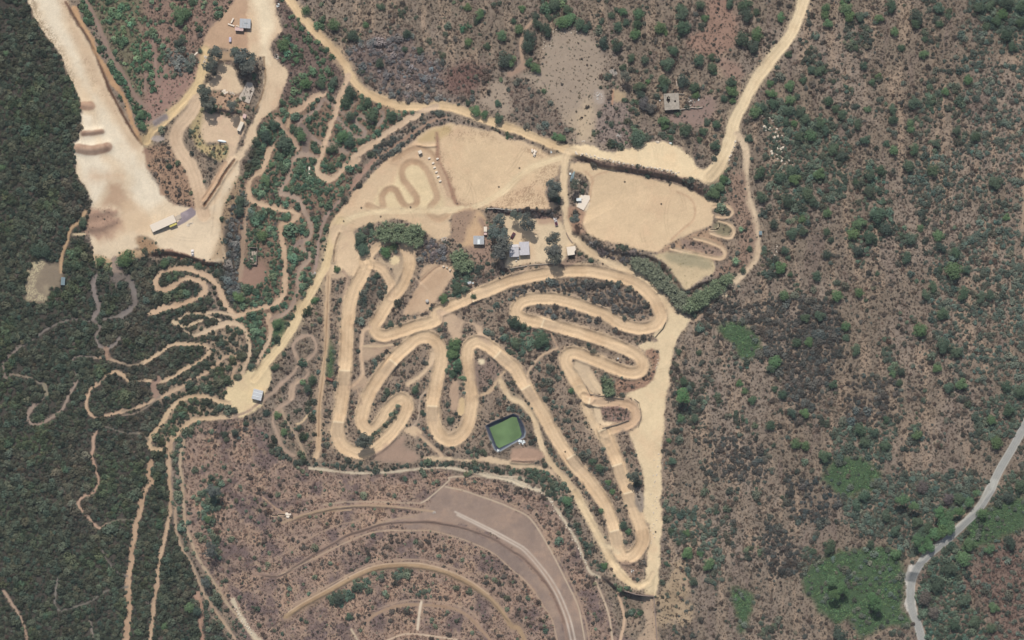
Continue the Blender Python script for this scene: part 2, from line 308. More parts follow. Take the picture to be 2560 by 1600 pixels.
# bare earth compounds of the north-west
area('dirt_yard', "00: 285,-40 300,80 330,180 400,280 480,390 560,500 600,600 640,700 700,820 740,920 770,1040 780,1120 760,1240 712,1340 715,1512 01: 722,150 790,230 850,330 870,470 840,700 870,830 880,930 940,990 1060,960 1130,900 1250,850 1300,830 1500,840 1700,880 1830,910 1950,960 2080,960 2130,930 2110,750 2090,560 2150,380 2230,230 2270,40 2200,-60 2050,200 1900,420 1700,440 1640,420 1540,330 1440,200 1380,80 1400,-20 00: 1340,1370 1250,1240 1160,1120 1080,980 1020,830 960,680 880,520 800,370 720,230 640,100 600,-40", C(226, 202, 168), DIRT, .7)
area(None, "00: 340,-40 560,-40 600,200 700,400 760,600 840,820 960,980 1080,1130 1200,1300 1300,1500 01: 1450,200 1550,380 1350,460 1250,300 1200,60 00: 1000,1400 900,1000 740,700 640,500 500,300 400,120", C(234, 216, 186), C(222, 200, 168), 3.5, 2)
area(None, "00: 730,1060 780,1120 770,1300 720,1340 730,1500 01: 780,150 860,300 870,420 1000,260 1050,120 960,-20 00: 900,1300 860,1100", C(236, 218, 188), None, 3, 1.5)
for s_m, w_m in (("00: 790,1262 870,1258 965,1245", 52), ("00: 740,1405 870,1420 1015,1392", 95), ("00: 790,1000 860,1000", 80)): track_m = smooth(P(s_m)); D_m, _, _ = ldist(track_m, 8); m_m = sst(w_m * M_ / 2 + .6, w_m * M_ / 2 - .6, D_m + N1 * .5); paint(m_m * .8, C(176, 138, 112)); paint(m_m * sst(-.2, .5, N4) * .5, C(150, 116, 94))
# speckled brown margins
def speck(s, color, dens, soft=3):
    D = pdist(smooth(P(s), True, 3), 10); m = sst(-soft, soft, D + N1 * 2)
    paint(m * sst(dens, dens - .25, N4 * .7 + NW * .5 + N3 * .4) * .75, color)
zone("00: 560,0 640,20 720,230 880,520 1020,830 1160,1120 1330,1370 1250,1400 1100,1150 960,900 800,600 680,350 600,150", 3, C(206, 176, 142), w=.75)
speck("00: 560,40 640,200 700,350 800,560 880,760 940,900 1050,1000 1130,1120 1040,960 880,680 740,400 640,20", C(168, 138, 110), -.2)
speck("00: 285,0 330,180 400,280 560,500 640,700 700,820 690,700 560,420 440,250 360,100 330,0", C(140, 118, 90), .15)
for q in [("01: 1020,200 1150,230 1200,330 1230,440 1150,480 1040,430 960,420 1010,330", C(178, 142, 112)), ("01: 850,130 1020,110 1150,150 980,210 860,200", C(206, 172, 138)), ("01: 960,560 1100,480 1150,620 1060,720 950,760 900,720", C(180, 140, 112)), ("01: 1150,400 1300,420 1400,600 1300,760 1200,600", C(214, 184, 148))]:
    zone(q[0], 4, q[1], w=.75)
for q in ["01: 840,480 1040,450 1110,540 1060,640 1000,700 850,715 820,650"]:
    area('scrub_bank', q, C(172, 140, 116), C(142, 114, 98), 2.5, 2.5, veg=False); zone(q, 2, None, cv=.06, tf=.75, tc=C(104, 84, 72, 1.0))
zone("01: 1270,740 1340,715 1450,760 1500,835 1560,860 1380,890 1320,830", 1.6, C(168, 136, 104), cv=.35, tf=.7)
zone("01: 880,900 1060,930 1130,880 1330,850 1350,900 1150,960 1140,1060 1060,1060 940,1000", 1.5, C(190, 160, 125), cv=.5, tf=.4, vc=C(84, 98, 62, 1.0))
zone("01: 2130,350 2240,170 2280,300 2200,500 2110,640 2130,930 2060,940 1960,960 2060,800 2090,560", 2.2, C(170, 142, 110), cv=.1, tf=.6, w=.8)
track(None, "00: 620,20 700,150 790,290 880,440 960,640 1030,830 1110,980 1190,1130 1260,1250 1340,1360", 30, C(128, 98, 78), 0, 0, 1.2, rim=0)
track(None, "00: 700,80 780,230 860,360 910,500 1000,650 1080,800 1160,900 1210,1020 1260,1180 1330,1330", 42, C(196, 156, 116), 0, 0, 1.4, rim=0)
area(None, "01: 1400,0 1690,0 1760,130 1840,320 1862,450 1800,450 1700,400 1640,410 1550,330 1480,180 1400,60 00: 1370,1400 1600,1380 1640,1500", C(166, 134, 108), C(140, 110, 92), 1.4, 1.6, veg=False)
zone("01: 1440,0 1690,0 1760,130 1840,320 1850,420 1700,380 1560,300 1490,160", 1.5, None, cv=.03, tf=.6)
# shed compound and lanes
area('dirt_yard', "00: 1930,400 2000,260 2120,120 2280,-40 2460,-40 2460,520 2240,490 2060,460 1970,470 1950,600 1900,590", C(196, 162, 130), C(182, 146, 118), 1.2)
area('dirt_yard', "00: 2085,600 2220,640 2240,760 2300,830 2240,880 2100,860 1990,850 1955,800 2040,700", C(220, 192, 156), C(206, 176, 144))
area('dirt_yard', "00: 1900,1080 2060,1070 2160,1110 2320,1090 2330,1150 2200,1480 2140,1512 2160,1350 1960,1350 1890,1280", C(220, 190, 155), C(206, 172, 142))
zone("00: 1850,960 1920,1000 1900,1280 1980,1370 2150,1370 2120,1500 2020,1500 1860,1400 1790,1200 1810,1080", 1.6, C(182, 160, 116), cv=.22, tf=.55, vc=C(100, 104, 66, 1.0))
zone("00: 1900,560 2000,480 2240,480 2419,540 2419,760 2340,880 2240,820 2230,640 2080,590 2040,720 1960,800 1920,760", 1.5, C(170, 142, 116), cv=.30, tf=.5, vc=C(96, 104, 84, 1.0)) if False else None
area(None, "00: 2020,480 2240,490 2330,520 2330,560 2080,590 2020,560", C(176, 148, 118), None, 1, 1)
zone("00: 2010,870 2240,900 2360,1000 2300,1060 2060,1050 1960,960", 1.6, C(178, 146, 118), cv=.16, tf=.55, vc=C(88, 94, 66, 1.0))
area('dirt_road', "10: -60,-40 150,-40 190,100 240,230 240,300 150,400 155,520 270,640 300,720 250,850 210,990 150,1060 60,1120 0,1220 00: 2419,1270 2350,1400 2270,1512 01: 2200,120 2100,260 2010,420 1930,440 2050,220 2210,-20 00: 2240,1450 2330,1290 2419,1080 10: 20,980 70,850 80,700 70,560 30,520 -60,520", C(222, 194, 158), C(208, 176, 142))
area(None, "10: -40,-40 110,-40 160,120 180,260 110,420 120,600 60,520 20,200", C(236, 214, 178), None, 3)
track(None, "10: 75,540 82,640 90,760 60,890 20,990 -10,1040", 12, C(130, 104, 76), .5, 0, rim=0)
track('dirt_lane', "00: 1940,470 1925,600 1885,750 1830,850 1740,970 1640,1060 1540,1150 1430,1240 1390,1330", 82, C(222, 192, 144), .2)
track('dirt_lane', "00: 1870,950 1780,1090 1690,1200 1660,1300 1700,1420 1760,1512 01: 1800,60 1840,170 1880,300 1910,440 1930,520", 125, C(216, 186, 152), .2)
track('dirt_lane', "01: 2130,30 2020,230 1930,370", 46, C(206, 172, 138), .4)
track(None, "01: 2215,0 2120,130 2040,270 1930,430", 30, C(126, 96, 74), .9, 0, rim=0)
area(None, "00: 1430,1310 1480,1280 1530,1290 1560,1320 1480,1340", C(176, 160, 146), None, .6, .5); 
track('gravel_pad', "00: 1470,1160 1560,1110", 60, C(150, 136, 128), 0, 0)
# clearing in the west wood
area('clearing', "01: 330,970 400,940 470,960 560,965 572,1100 570,1180 540,1220 470,1215 460,1330 270,1330 230,1270 260,1180 270,1060", C(140, 124, 103), C(162, 146, 118), 1.6, 2.0)
speck("01: 300,980 420,960 330,1200 460,1320 260,1320 270,1080", C(206, 190, 150), .15, 1.5)
track('path', "01: 805,490 740,590 680,630 650,700 640,760 600,850 577,950 575,1060", 30, C(186, 154, 118), .1)
track('path', "01: 690,705 800,700", 22, C(220, 195, 155), 0)
track('path', "00: 800,-20 880,130 950,290 1010,430 1080,580 1180,720 1250,860 1320,960 1390,1010", 34, C(150, 126, 110), 0, .4, rim=.1)
for s in ["00: 1440,380 1460,500 1470,640 1480,790", "00: 1560,630 1500,790", "00: 1380,700 1370,860"]: track('path', s, 26, C(158, 132, 116), 0, .4, rim=0)

# the triangular practice ground
area('practice_ground', "11: 700,640 790,490 900,350 1050,180 1210,20 10: 1400,1400 1560,1265 1720,1195 1850,1160 2000,1205 2250,1255 2419,1320 20: 120,1340 250,1400 350,1470 500,1460 520,1512 21: 440,60 440,120 400,170 340,220 325,300 340,400 440,440 300,455 0,455 11: 2180,455 1860,515 1840,700 1740,750 1640,735 1580,670 1480,600 1300,560 1130,590 960,640 920,700 920,820 760,800", C(218, 188, 150), C(208, 174, 138))
area(None, "11: 1130,430 1180,280 1300,220 1380,60 1500,0 1640,100 1720,280 1780,450 1400,470", C(228, 202, 158), None, 2, 1, veg=False)
area(None, "10: 1850,1250 2419,1400 20: 100,1450 200,1512 21: 200,200 0,420 11: 1900,380 1800,100 1720,-20", C(216, 184, 146), C(200, 166, 132), 3, 2, veg=False)
speck("10: 1700,1200 1820,1180 2200,1270 20: 200,1400 480,1460 21: 440,200 300,440 0,440 11: 1900,430 1740,0 10: 1760,1400", C(164, 134, 104), -.12, 2)
zone("10: 1560,1290 1720,1200 1850,1190 1800,1290 1640,1350 1520,1350", 2, C(190, 164, 112), w=.6)
for q in ["11: 1740,0 1800,100 1860,250 1900,380 1980,420 2090,405 2080,430 1900,450 1840,350 1780,200 1700,30 10: 1700,1400 1700,1250 1730,1300"]: zone(q, 1.2, C(166, 130, 104), tf=.55)
track(None, "11: 1060,430 1160,470 1200,440 1190,340 1250,275 1320,285 1370,380 1420,440 1500,430 1520,360 1450,260 1390,180 1380,90 1440,25 1540,30 1620,110 1680,250 1710,360 1650,440 1650,520 1730,560 1810,510", 64, C(198, 165, 130), .12, .6, .35, 1.0, rim=.1)
area(None, "10: 1800,1300 2300,1330 20: 60,1400 250,1480 21: 300,60 200,180 60,250 11: 2300,330 2100,400 1960,360 1880,200 1840,60 10: 1790,1450", C(222, 192, 152), C(212, 180, 142), 3.5, 2, veg=False)
track(None, "10: 1300,1512 1420,1430 1530,1395 1640,1430 1700,1512", 45, C(198, 166, 132), .1, 1, rim=.2); track(None, "11: 1700,0 1770,180 1820,330", 45, C(196, 164, 132), .1)
track('dirt_road', "11: 790,600 950,525 1150,490 1500,480 1900,468 2100,425 2300,320 2419,225 21: 60,160 200,60 350,10 20: 500,1480", 48, C(232, 206, 164), .05)
area('dirt_yard', "11: 1870,500 2080,470 2170,560 2160,700 2140,830 2090,860 1960,820 1880,720", C(204, 170, 132), C(186, 148, 118), 1.5)
speck("11: 1870,520 2000,520 1940,700 1860,740", C(140, 108, 90), .2, 2)
area('dirt_yard', "21: -70,520 0,480 200,560 400,540 470,600 540,700 580,800 520,830 500,960 340,990 120,990 0,1010 -60,1020 11: 2380,880 2340,620 2300,540", C(226, 200, 162), C(216, 186, 150))
zone("21: 250,540 430,500 460,560 420,600 260,600", 1.5, C(176, 140, 116), w=.7)
zone("11: 2180,462 2300,470 2419,485 21: 60,468 250,475 400,490 440,530 380,548 200,545 100,505 0,530 11: 2380,520 2280,500", 1.0, C(118, 96, 88), cv=.75, tf=.8, vc=C(64, 57, 56, 1.0))
zone("21: 490,960 560,900 650,870 685,890 660,950 560,1000 500,1030", 1, C(128, 108, 96), cv=.4, tf=.8); zone("11: 2080,1080 2200,1060 2419,1020 21: 150,990 480,985 480,1040 100,1100 11: 2300,1150 2100,1200", 1.4, C(128, 110, 96), cv=.45, tf=.85, vc=C(66, 68, 58, 1.0))
zone("11: 1870,510 2060,490 1990,650 1960,760 1870,760", 2, C(166, 138, 114), cv=.02, tf=.55); zone("11: 2110,560 2180,600 2230,700 2230,1000 2150,1040 2000,820 2080,830 2150,750", 2, C(160, 132, 112), tf=.55)
# roads
track('dirt_road', "10: 300,-20 450,180 600,340 740,480 830,600 900,720 1000,850 1150,930 1350,1000 1550,1012 1750,1000 1950,1050 2150,1130 2419,1215 20: 200,1295 400,1375 560,1430 620,1440", 72, C(224, 192, 148), .25)
area('dirt_road', "20: 510,1400 620,1368 800,1395 950,1440 1150,1400 1290,1350 1430,1345 1560,1380 1640,1440 1700,1512 21: 1790,100 1840,85 1920,30 20: 1960,1470 2010,1300 2060,1120 2130,1130 2130,1300 21: 2040,0 2000,110 1930,190 1860,232 1700,180 1500,120 1300,80 1000,25 850,5 20: 700,1475 560,1445", C(232, 206, 164), C(226, 196, 154))
track('dirt_road', "30: 345,-20 280,180 200,350 80,500 0,610 20: 2300,770 2200,950 2130,1080 2090,1200 2060,1330 2010,1450 1980,1512 21: 1940,80 1870,160", 100, C(234, 208, 166), .25)
track('dirt_road', "20: 530,1440 21: 500,0 490,150 490,300 505,450 525,600 580,720 700,850 850,940 1000,1010 1150,1070 1260,1150 1370,1260 1480,1400 1560,1512 22: 1600,60", 62, C(226, 198, 158), .1)
track('dirt_road', "20: 2130,1270 2200,1380 2215,1512 21: 2205,150 2225,350 2280,500 2310,700 2310,900 2240,1000 2150,1110 2080,1165", 56, C(216, 190, 156), .2)
zone("21: 2050,180 2190,100 2230,400 2290,600 2290,900 2230,980 2100,1080 1980,1100 1920,1050 1960,980 2060,900 2130,750 2120,560 2030,420", 3, C(152, 126, 106), cv=.10, tf=.7)
track('path', "21: 2060,1150 1970,1270 1860,1380 1740,1512", 14, C(190, 160, 130), 0, 0); area('clearing', "21: 1960,1230 2010,1220 2030,1280 1960,1310", C(214, 190, 155), None, .5)
area('arena', "21: 560,22 700,40 900,85 1200,155 1400,205 1600,262 1800,350 1900,390 1990,425 1900,480 1890,600 1830,640 1700,690 1600,740 1480,800 1380,870 1300,870 1100,820 930,790 800,740 710,690 660,560 700,470 740,340 720,200 640,130 545,90", C(222, 192, 152), C(214, 182, 144), sm=True)
track(None, "21: 1560,300 1680,360 1730,460 1710,570 1620,650 1500,760", 22, C(206, 172, 136), .06, 1, rim=.3); track(None, "21: 690,110 760,180 740,300 730,400", 20, C(206, 172, 136), .05, 1, rim=.3); track(None, "21: 740,190 800,140 900,110", 16, C(208, 174, 138), .05, 1, rim=.2)
zone("21: 1380,870 1480,800 1620,740 1720,690 1860,640 1900,700 2040,860 1990,950 1900,960 1600,880 1420,900", 2, C(170, 140, 112), cv=.02, tf=.4)
zone("21: 1600,760 1700,760 1950,840 2000,900 1950,920 1750,860 1620,820", 1.2, C(150, 126, 108), tf=.5); zone("21: 1940,590 2060,620 2080,680 2030,730 1940,700 1900,640", 1.2, C(140, 128, 100), tf=.2)
for s, w_ in [("21: 1900,440 2000,425 2060,455 2085,500 2030,540 1930,535", 26), ("21: 1950,570 2050,605 2095,660 2070,730 1980,725 1880,690", 28), ("21: 1720,740 1850,770 1980,830 2012,890 1960,932 1800,900 1620,865 1500,835", 32)]:
    track('dirt_track', s, w_, C(214, 184, 148), .45)
track('dirt_track', "21: 1870,660 1940,655 1955,615", 10, C(214, 190, 155), .2)
area('dry_plot', "21: 1400,885 1600,875 1850,930 1915,1000 1880,1060 1760,1150 1640,1222 1560,1120 1420,960 1310,905", C(204, 180, 142), C(176, 158, 122), 1)
zone("21: 1420,890 1600,880 1820,940 1880,1010 1700,1020 1500,980", 2, C(168, 154, 122), tf=.9, tc=C(132, 134, 96, 1.0)); zone("21: 1400,885 1600,875 1850,930 1915,1000 1880,1060 1760,1150 1640,1222 1560,1120 1420,960 1310,905", 1, None, tf=.42, tc=C(140, 132, 92, 1.0))
area('dirt_yard', "21: 610,390 640,330 730,350 735,420 690,500 600,440", C(228, 204, 170), None, .7)
zone("21: 530,450 600,440 700,490 660,600 700,690 580,700 540,600", 1.5, C(172, 138, 112), tf=.55, cv=.05)
# the long triangular run-out on the east side of the circuit
area('dirt_road', "21: 1480,1440 1700,1500 22: 1680,20 1600,130 1550,230 1510,380 1470,600 1440,850 1430,1000 1415,1200 1400,1400 23: 1405,0 1410,300 1400,600 1390,850 1375,1060 1345,1090 1280,1080 1265,1000 1270,880 1270,760 1290,600 1285,420 1220,330 1240,200 1240,0 22: 1240,1480 1180,1300 1110,1120 1100,1060 1200,1000 1225,900 1180,780 1080,740 1080,690 1260,620 1330,560 1370,400 1385,290 1260,290 1190,235 1380,195 1345,140 1470,0", C(230, 204, 162), C(222, 192, 152))
area('scrub_island', "22: 1290,285 1385,290 1370,420 1330,560 1220,640 1080,690 990,700 1000,560 1150,580 1290,500 1310,400 1270,310", C(164, 130, 106), C(140, 110, 94), .8, veg=False); zone("22: 1290,285 1385,290 1370,420 1330,560 1220,640 1080,690 990,700 1000,560 1150,580 1290,500 1310,400 1270,310", 1, None, cv=.02, tf=.75)
# the hut clearing and main lane
area('dirt_yard', "02: 2160,600 2260,540 2400,460 12: 0,560 110,440 140,560 110,650 70,720 50,800 0,830 02: 2419,850 2330,890 2270,910 2180,810 2130,740", C(230, 204, 158), C(212, 182, 144))
track('dirt_road', "11: 800,570 730,700 690,850 660,1000 590,1120 500,1290 430,1400 385,1512 12: 290,170 180,300 100,400 20,510 -20,560", 74, C(228, 200, 154), .2)
area('dirt_yard', "11: 700,650 820,600 900,640 905,700 920,820 1000,890 1060,900 1110,960 1060,1060 950,1110 860,1060 820,1040 760,1080 700,1090 680,1040 730,960 740,860", C(222, 192, 154), C(206, 174, 142))
zone("11: 735,1000 790,1010 800,1060 730,1080", 1, None, cv=1, vc=C(66, 92, 58, 1.0)); area('path', "11: 690,1090 820,1060 850,1090 740,1120", C(200, 172, 140), None, .6)
track(None, "11: 790,690 760,760 740,860 735,960", 14, C(140, 116, 88), .7, 0, rim=0)
track('path', "11: 820,1040 860,1120 840,1250 820,1400", 24, C(180, 152, 126), .1)
# ditch-side lane
track('path', "11: 685,1080 680,1200 670,1350 662,1512 12: 665,200 640,420 620,600 600,760 590,900 590,1100 592,1200 570,1290", 42, C(214, 182, 144), .15); track(None, "11: 685,1100 675,1350 12: 655,300 628,560 598,800 590,1100", 7, C(140, 112, 86), -.25, 0, rim=0)
# ---- wooded trails
for s, w_, c_ in [
 ("01: 1410,1450 1560,1390 1700,1365 1850,1300 1935,1240 1925,1180 1860,1140 1760,1118 1680,1160 1600,1212 1520,1230 1468,1180 1480,1110 1540,1055 1650,1022 1780,1030 1890,1065 1980,1110 2050,1180 2090,1270 2130,1360 2200,1450 2240,1475 11: 0,1400 120,1380 220,1320 268,1220 272,1050 270,900 252,780 225,650 250,600 350,562 395,520 340,478 200,460 100,430 0,400 01: 2360,360 2345,240 2400,140 11: 30,130 90,10 10: 120,1420 155,1385", 46, C(206, 172, 138)),
 ("10: 600,1485 540,1475 440,1450 380,1480 11: 350,0 312,90 310,170 240,260 240,312 320,330 400,380 450,470 500,560 520,650 510,725 450,770 425,825 480,870 505,930 430,1010 395,1080 390,1250 350,1360 270,1450 150,1505", 40, C(174, 148, 126)),
 ("11: 790,385 700,480 640,580 600,720 580,850 565,1000 545,1050", 28, C(166, 140, 122)),
 ("11: 430,770 380,800 350,850", 32, C(160, 136, 120)),
 ("10: 640,880 560,915 480,970 410,1030 320,1062", 48, C(206, 172, 140)), ("10: 620,950 590,1020 500,1080 430,1130 395,1180 440,1230 500,1270 570,1330 610,1360", 28, C(162, 138, 120)),
 ("10: 650,940 720,990 800,1050 860,1100", 24, C(160, 136, 118)), ("10: 190,1130 260,1205 310,1270 360,1330 385,1400", 44, C(186, 154, 128)), ("10: 300,1190 315,1110", 40, C(196, 164, 132)),
 ("10: 940,960 890,1020 870,1090", 28, C(160, 138, 118)), ("10: 740,1080 800,1150 870,1230 940,1290 1000,1295 1030,1240 960,1180 925,1130 990,1100 1100,1150", 30, C(160, 138, 120)), ("10: 1150,1180 1195,1130 1200,1070 1150,1040", 26, C(158, 136, 118)), ("10: 440,1200 480,1270 470,1400", 60, C(138, 118, 104)),
 ("10: 660,1340 760,1400 860,1440", 50, C(160, 138, 118)),
 ("10: 590,1512 11: 575,60 575,110 620,160 700,180 770,140 850,60 950,0 10: 900,1500 1000,1420 1100,1360 1200,1280 1350,1180 1450,1120 1600,1042 1700,1010", 52, C(214, 182, 148)),
 ("10: 870,720 825,830 785,950 755,1060 720,1150 690,1250 650,1350 610,1490", 46, C(212, 178, 144)),
 ("10: 1130,1512 1300,1380 1450,1280 1600,1180 1720,1120 1800,1110", 22, C(168, 136, 112)), ("11: 1120,0 1010,110 940,200 880,280", 34, C(176, 142, 120)),
 ("02: 1840,150 1980,90 2120,40 2230,30 2310,90 2350,200 2362,300 2330,400 2290,495", 40, C(210, 180, 146)), ("01: 2230,1470 2050,1440 1900,1452 1760,1450 1700,1500", 24, C(206, 176, 142)), ("02: 1640,20 1750,60 1830,30 1900,0", 32, C(216, 186, 148)), ("02: 1700,60 1760,110 1850,150", 16, C(200, 172, 140)),
 ("01: 1900,1450 2000,1490 02: 2080,0", 20, C(200, 172, 140)),
 ("02: 1350,410 1450,350 1550,280 1630,232 1800,225 1930,240 1975,290 1935,350 1860,400 1800,430 1700,490 1600,550 1500,582 1375,570", 32, C(208, 176, 140)),
 ("02: 2190,575 2210,480 2255,380 2205,335 2130,345 2050,410 1960,490 1820,560 1700,640 1550,710 1400,780 1280,832", 28, C(196, 164, 132)), ("02: 1500,560 1440,620 1480,720", 50, C(160, 130, 110)),
 ("02: 1222,578 1150,510 1080,492 1000,520", 26, C(196, 164, 130)), ("02: 930,600 855,650 815,760 825,850 890,910 1000,905 1160,862", 28, C(200, 166, 134)),
 ("02: 2165,785 2080,770 1980,730 1830,720 1720,750 1630,820 1560,920 1500,1010 1440,1090 1405,1150 1420,1210 1490,1228 1560,1198 1610,1140 1670,1080 1760,990 1850,942 2000,928 2190,915", 36, C(212, 180, 142)),
 ("02: 2200,920 2330,870 12: 10,800 80,740 160,680 240,600 350,500 400,400 360,300 350,250 370,200 440,155 520,150 565,230 560,300 490,370 470,430 490,500 440,560 350,600 330,640 345,700 320,760 250,800 180,870 155,950 190,1060 260,1220 360,1280", 26, C(178, 150, 126)), ("12: 240,850 300,980 380,1100 460,1280", 20, C(180, 154, 126)), ("12: 400,570 350,640 330,740", 40, C(190, 160, 132)),
 ("11: 120,1470 12: 110,0 140,80 120,200 60,300 10,410", 34, C(204, 172, 140)),
 ("12: 385,985 440,960 490,890", 20, C(222, 190, 148)),
 ("02: 180,262 100,330 45,400 32,470 50,550", 26, C(140, 124, 110)), ("02: 110,510 230,530 292,552", 22, C(150, 132, 110)), ("02: 420,615 442,700", 26, C(162, 150, 116)), ("02: 372,768 285,850 258,920 300,980 380,980 450,940 560,870 620,790 660,690 710,600 735,545", 26, C(160, 138, 120)), ("02: 690,450 685,360", 18, C(140, 126, 112)),
 ("02: 950,60 912,140 922,220 985,268 1070,240 1130,170", 28, C(140, 126, 114)), ("02: 890,355 1000,362 1150,405", 20, C(180, 152, 124)), ("02: 1000,275 1010,350", 46, C(160, 130, 108)),
 ("02: 915,1045 880,1120 885,1210 865,1270 880,1340 910,1430 930,1512 03: 922,40 895,100 860,135 790,150 745,195 740,250 800,310 870,390 935,455 1010,420", 24, C(188, 154, 128)),
 ("02: 1610,1150 1590,1300 1598,1512 03: 1608,150 1600,330 1570,480 1540,620 1505,750 1490,900 1480,1020 1455,1150 1440,1300 1412,1540", 38, C(194, 162, 130)),
 ("02: 1420,1350 1408,1480 03: 1450,0 1380,80 1340,180 1320,320 1285,410 1270,560 1242,680 1240,800 1220,900 1210,1060 1218,1200 1202,1350 1185,1540", 46, C(192, 158, 126)),
 ("02: 1735,1140 1710,1250 1700,1400 03: 1718,0 1730,200 1750,420 1800,560 1860,720 1960,880 2060,1030 2160,1190 2260,1300 2340,1420 2419,1530", 24, C(186, 160, 130)),
 ("03: 1650,260 1662,480 1720,650 1800,780 1870,950 1950,1120 2080,1300 2220,1500", 22, C(180, 152, 124)), ("03: 1860,1080 1900,1220 1890,1400 1920,1540", 40, C(176, 140, 116)),
 ("03: 30,1030 90,1130 170,1260 230,1380 262,1540", 30, C(176, 148, 124)), ("03: 540,930 520,1100 522,1190 570,1240", 18, C(130, 120, 108)), ("03: 850,1330 880,1512", 20, C(140, 126, 112)), ("03: 960,470 1010,420", 16, C(150, 136, 116)),
 ("01: 900,1100 880,1200 900,1300 930,1400 880,1490", 40, C(138, 124, 114)), ("01: 1100,960 1105,1100", 80, C(160, 138, 120)), ("01: 1200,1120 1250,1200 1280,1330 1240,1400 1150,1470", 50, C(130, 118, 108)),
 ("01: 2340,430 2310,640 2290,860 2275,1130", 36, C(170, 142, 116)),

 ("02: 50,550 110,510", 18, C(140, 124, 108)), ("02: 292,552 360,590 420,615 442,700 400,740 372,768", 15, C(140, 126, 108)), ("02: 685,360 690,450 735,545", 15, C(134, 120, 106)), ("02: 1000,520 930,600", 18, C(170, 146, 120)), ("02: 1222,578 1375,572", 16, C(176, 150, 122)), ("02: 1160,862 1280,832", 18, C(170, 146, 120)), ("02: 1150,405 1240,430 1350,410", 15, C(160, 138, 114)),
 ("01: 1150,1470 02: 860,10 700,-10 560,30 420,100 300,190 180,262", 16, C(130, 118, 106)), ("01: 880,1490 02: 900,20 950,60", 18, C(134, 120, 108)), ("02: 1300,1070 1360,1085 1400,1130", 16, C(150, 132, 110)), ("02: 890,1045 1000,1010 1150,1060 1300,1070", 12, C(126, 116, 100)),
 ("03: 1010,420 1100,380 1260,375", 14, C(132, 122, 102)), ("03: 570,1240 700,1200 850,1150 960,1070 1100,1020 1205,1010", 16, C(128, 120, 106)), ("03: 960,640 1000,740 1100,860 1205,910", 14, C(126, 116, 104)), ("02: 1510,720 1420,800 1280,880 1160,900", 14, C(150, 130, 110)), ("02: 685,360 760,340 890,355", 14, C(134, 120, 106)),
]: track('trail', s, w_ * (1.12 if w_ > 24 else 1), c_ * np.array([1.0, 1.03, 1.05]), .15, .6, 1.3, .6)
zone("01: 980,1090 1160,1060 1250,1120 1130,1200 1010,1170", 1.5, C(120, 108, 98), cv=.2, tf=.9)
area('dirt_yard', "01: 2330,1000 2419,990 11: 60,960 100,1080 60,1150 0,1200 01: 2350,1180 2270,1170 2280,1050", C(160, 128, 108), C(146, 116, 98), 1.4)
# ---- motocross circuit
LOOP = ("11: 1040,955 1110,860 1180,790 1240,765", "11: 1420,840 1450,950 1435,1050 1380,1180 1280,1310 1200,1430 1150,1512 12: 1120,50 1135,115 1210,150 1320,120 1500,60 1700,0 11: 1700,1440 1900,1350 2100,1265 2300,1185 2419,1140 21: 200,1095 450,1055 700,1045 900,1080 1100,1130 1250,1220 1360,1350 1405,1460 1395,1512 22: 1350,50 1240,80 1110,62 990,20 21: 900,1468 800,1430 600,1358 400,1312 200,1312 80,1350 40,1430 100,1500 22: 250,20 500,80 800,170 1050,265 1190,340 1235,420 1200,490 1100,500 950,450 750,365 600,310 520,330 510,420 580,530 640,630 720,730")
MW = 126
track('motocross_track', LOOP[1], 112, C(222, 190, 150), .7, 1.2)
track('motocross_track', "11: 1050,950 1110,860 1190,785 1270,775", 60, C(220, 188, 150), .3)
area('motocross_track', "11: 1370,820 1470,830 1490,900 1400,900", C(218, 186, 148), None, .7)
track('motocross_track', "11: 1080,985 1180,1020 1240,1100 1280,1200 1285,1290", 80, C(216, 184, 146), .3)
track('motocross_track', "22: 680,720 800,775 1000,785 1120,810 1165,880 1145,960 1050,1010 940,1035 880,1070", 84, C(212, 178, 142), .45)
track('motocross_track', "22: 640,650 700,820 760,960 830,1080 900,1160", 70, C(226, 196, 156), .2)
track('motocross_track', "22: 880,1060 930,1180 980,1300 1030,1440 1060,1512 23: 1110,150 1160,300 1210,440 1235,560 1190,660 1130,720 1060,730 1010,660 985,560 968,480 940,370 870,210 760,60 710,-10 22: 700,1490 560,1330 420,1120 300,900 200,730 110,600 30,460 12: 2380,400 2290,320 2190,240 2090,205 2010,250 1998,360 2020,500 2035,650 2035,800 2012,950 1960,1060 1870,1130 1780,1120 1700,1030 1672,900 1672,780 1700,600 1735,450 1745,320 1715,220 1640,165 1540,165 1450,230 1300,370 1160,550 1070,700 1010,850 1000,960 1070,1040 1150,1010 1220,900 1280,810 1370,745 1425,800 1395,900 1310,1030 1180,1160 1020,1250 880,1230 790,1150 768,1040 790,900 820,700 840,500 852,300 860,0 11: 870,1512 885,1350 940,1200 1000,1080 1040,1000 1030,960", MW - 6, C(223, 191, 151), .7, 1.2)
zone("12: 1345,805 1345,870 1250,1000 1160,1090 1090,1130 1080,1100 1200,985 1290,860", .5, C(140, 124, 100), cv=.8, tf=.8, vc=C(62, 76, 56, 1.0)); open_w = pdist(smooth(P("12: 1345,805 1345,870 1250,1000 1160,1090 1090,1130 1080,1100 1200,985 1290,860"), True), 4); open_[:] = np.maximum(open_, sst(-.3, .6, open_w)); cls[open_w > 0] = 0
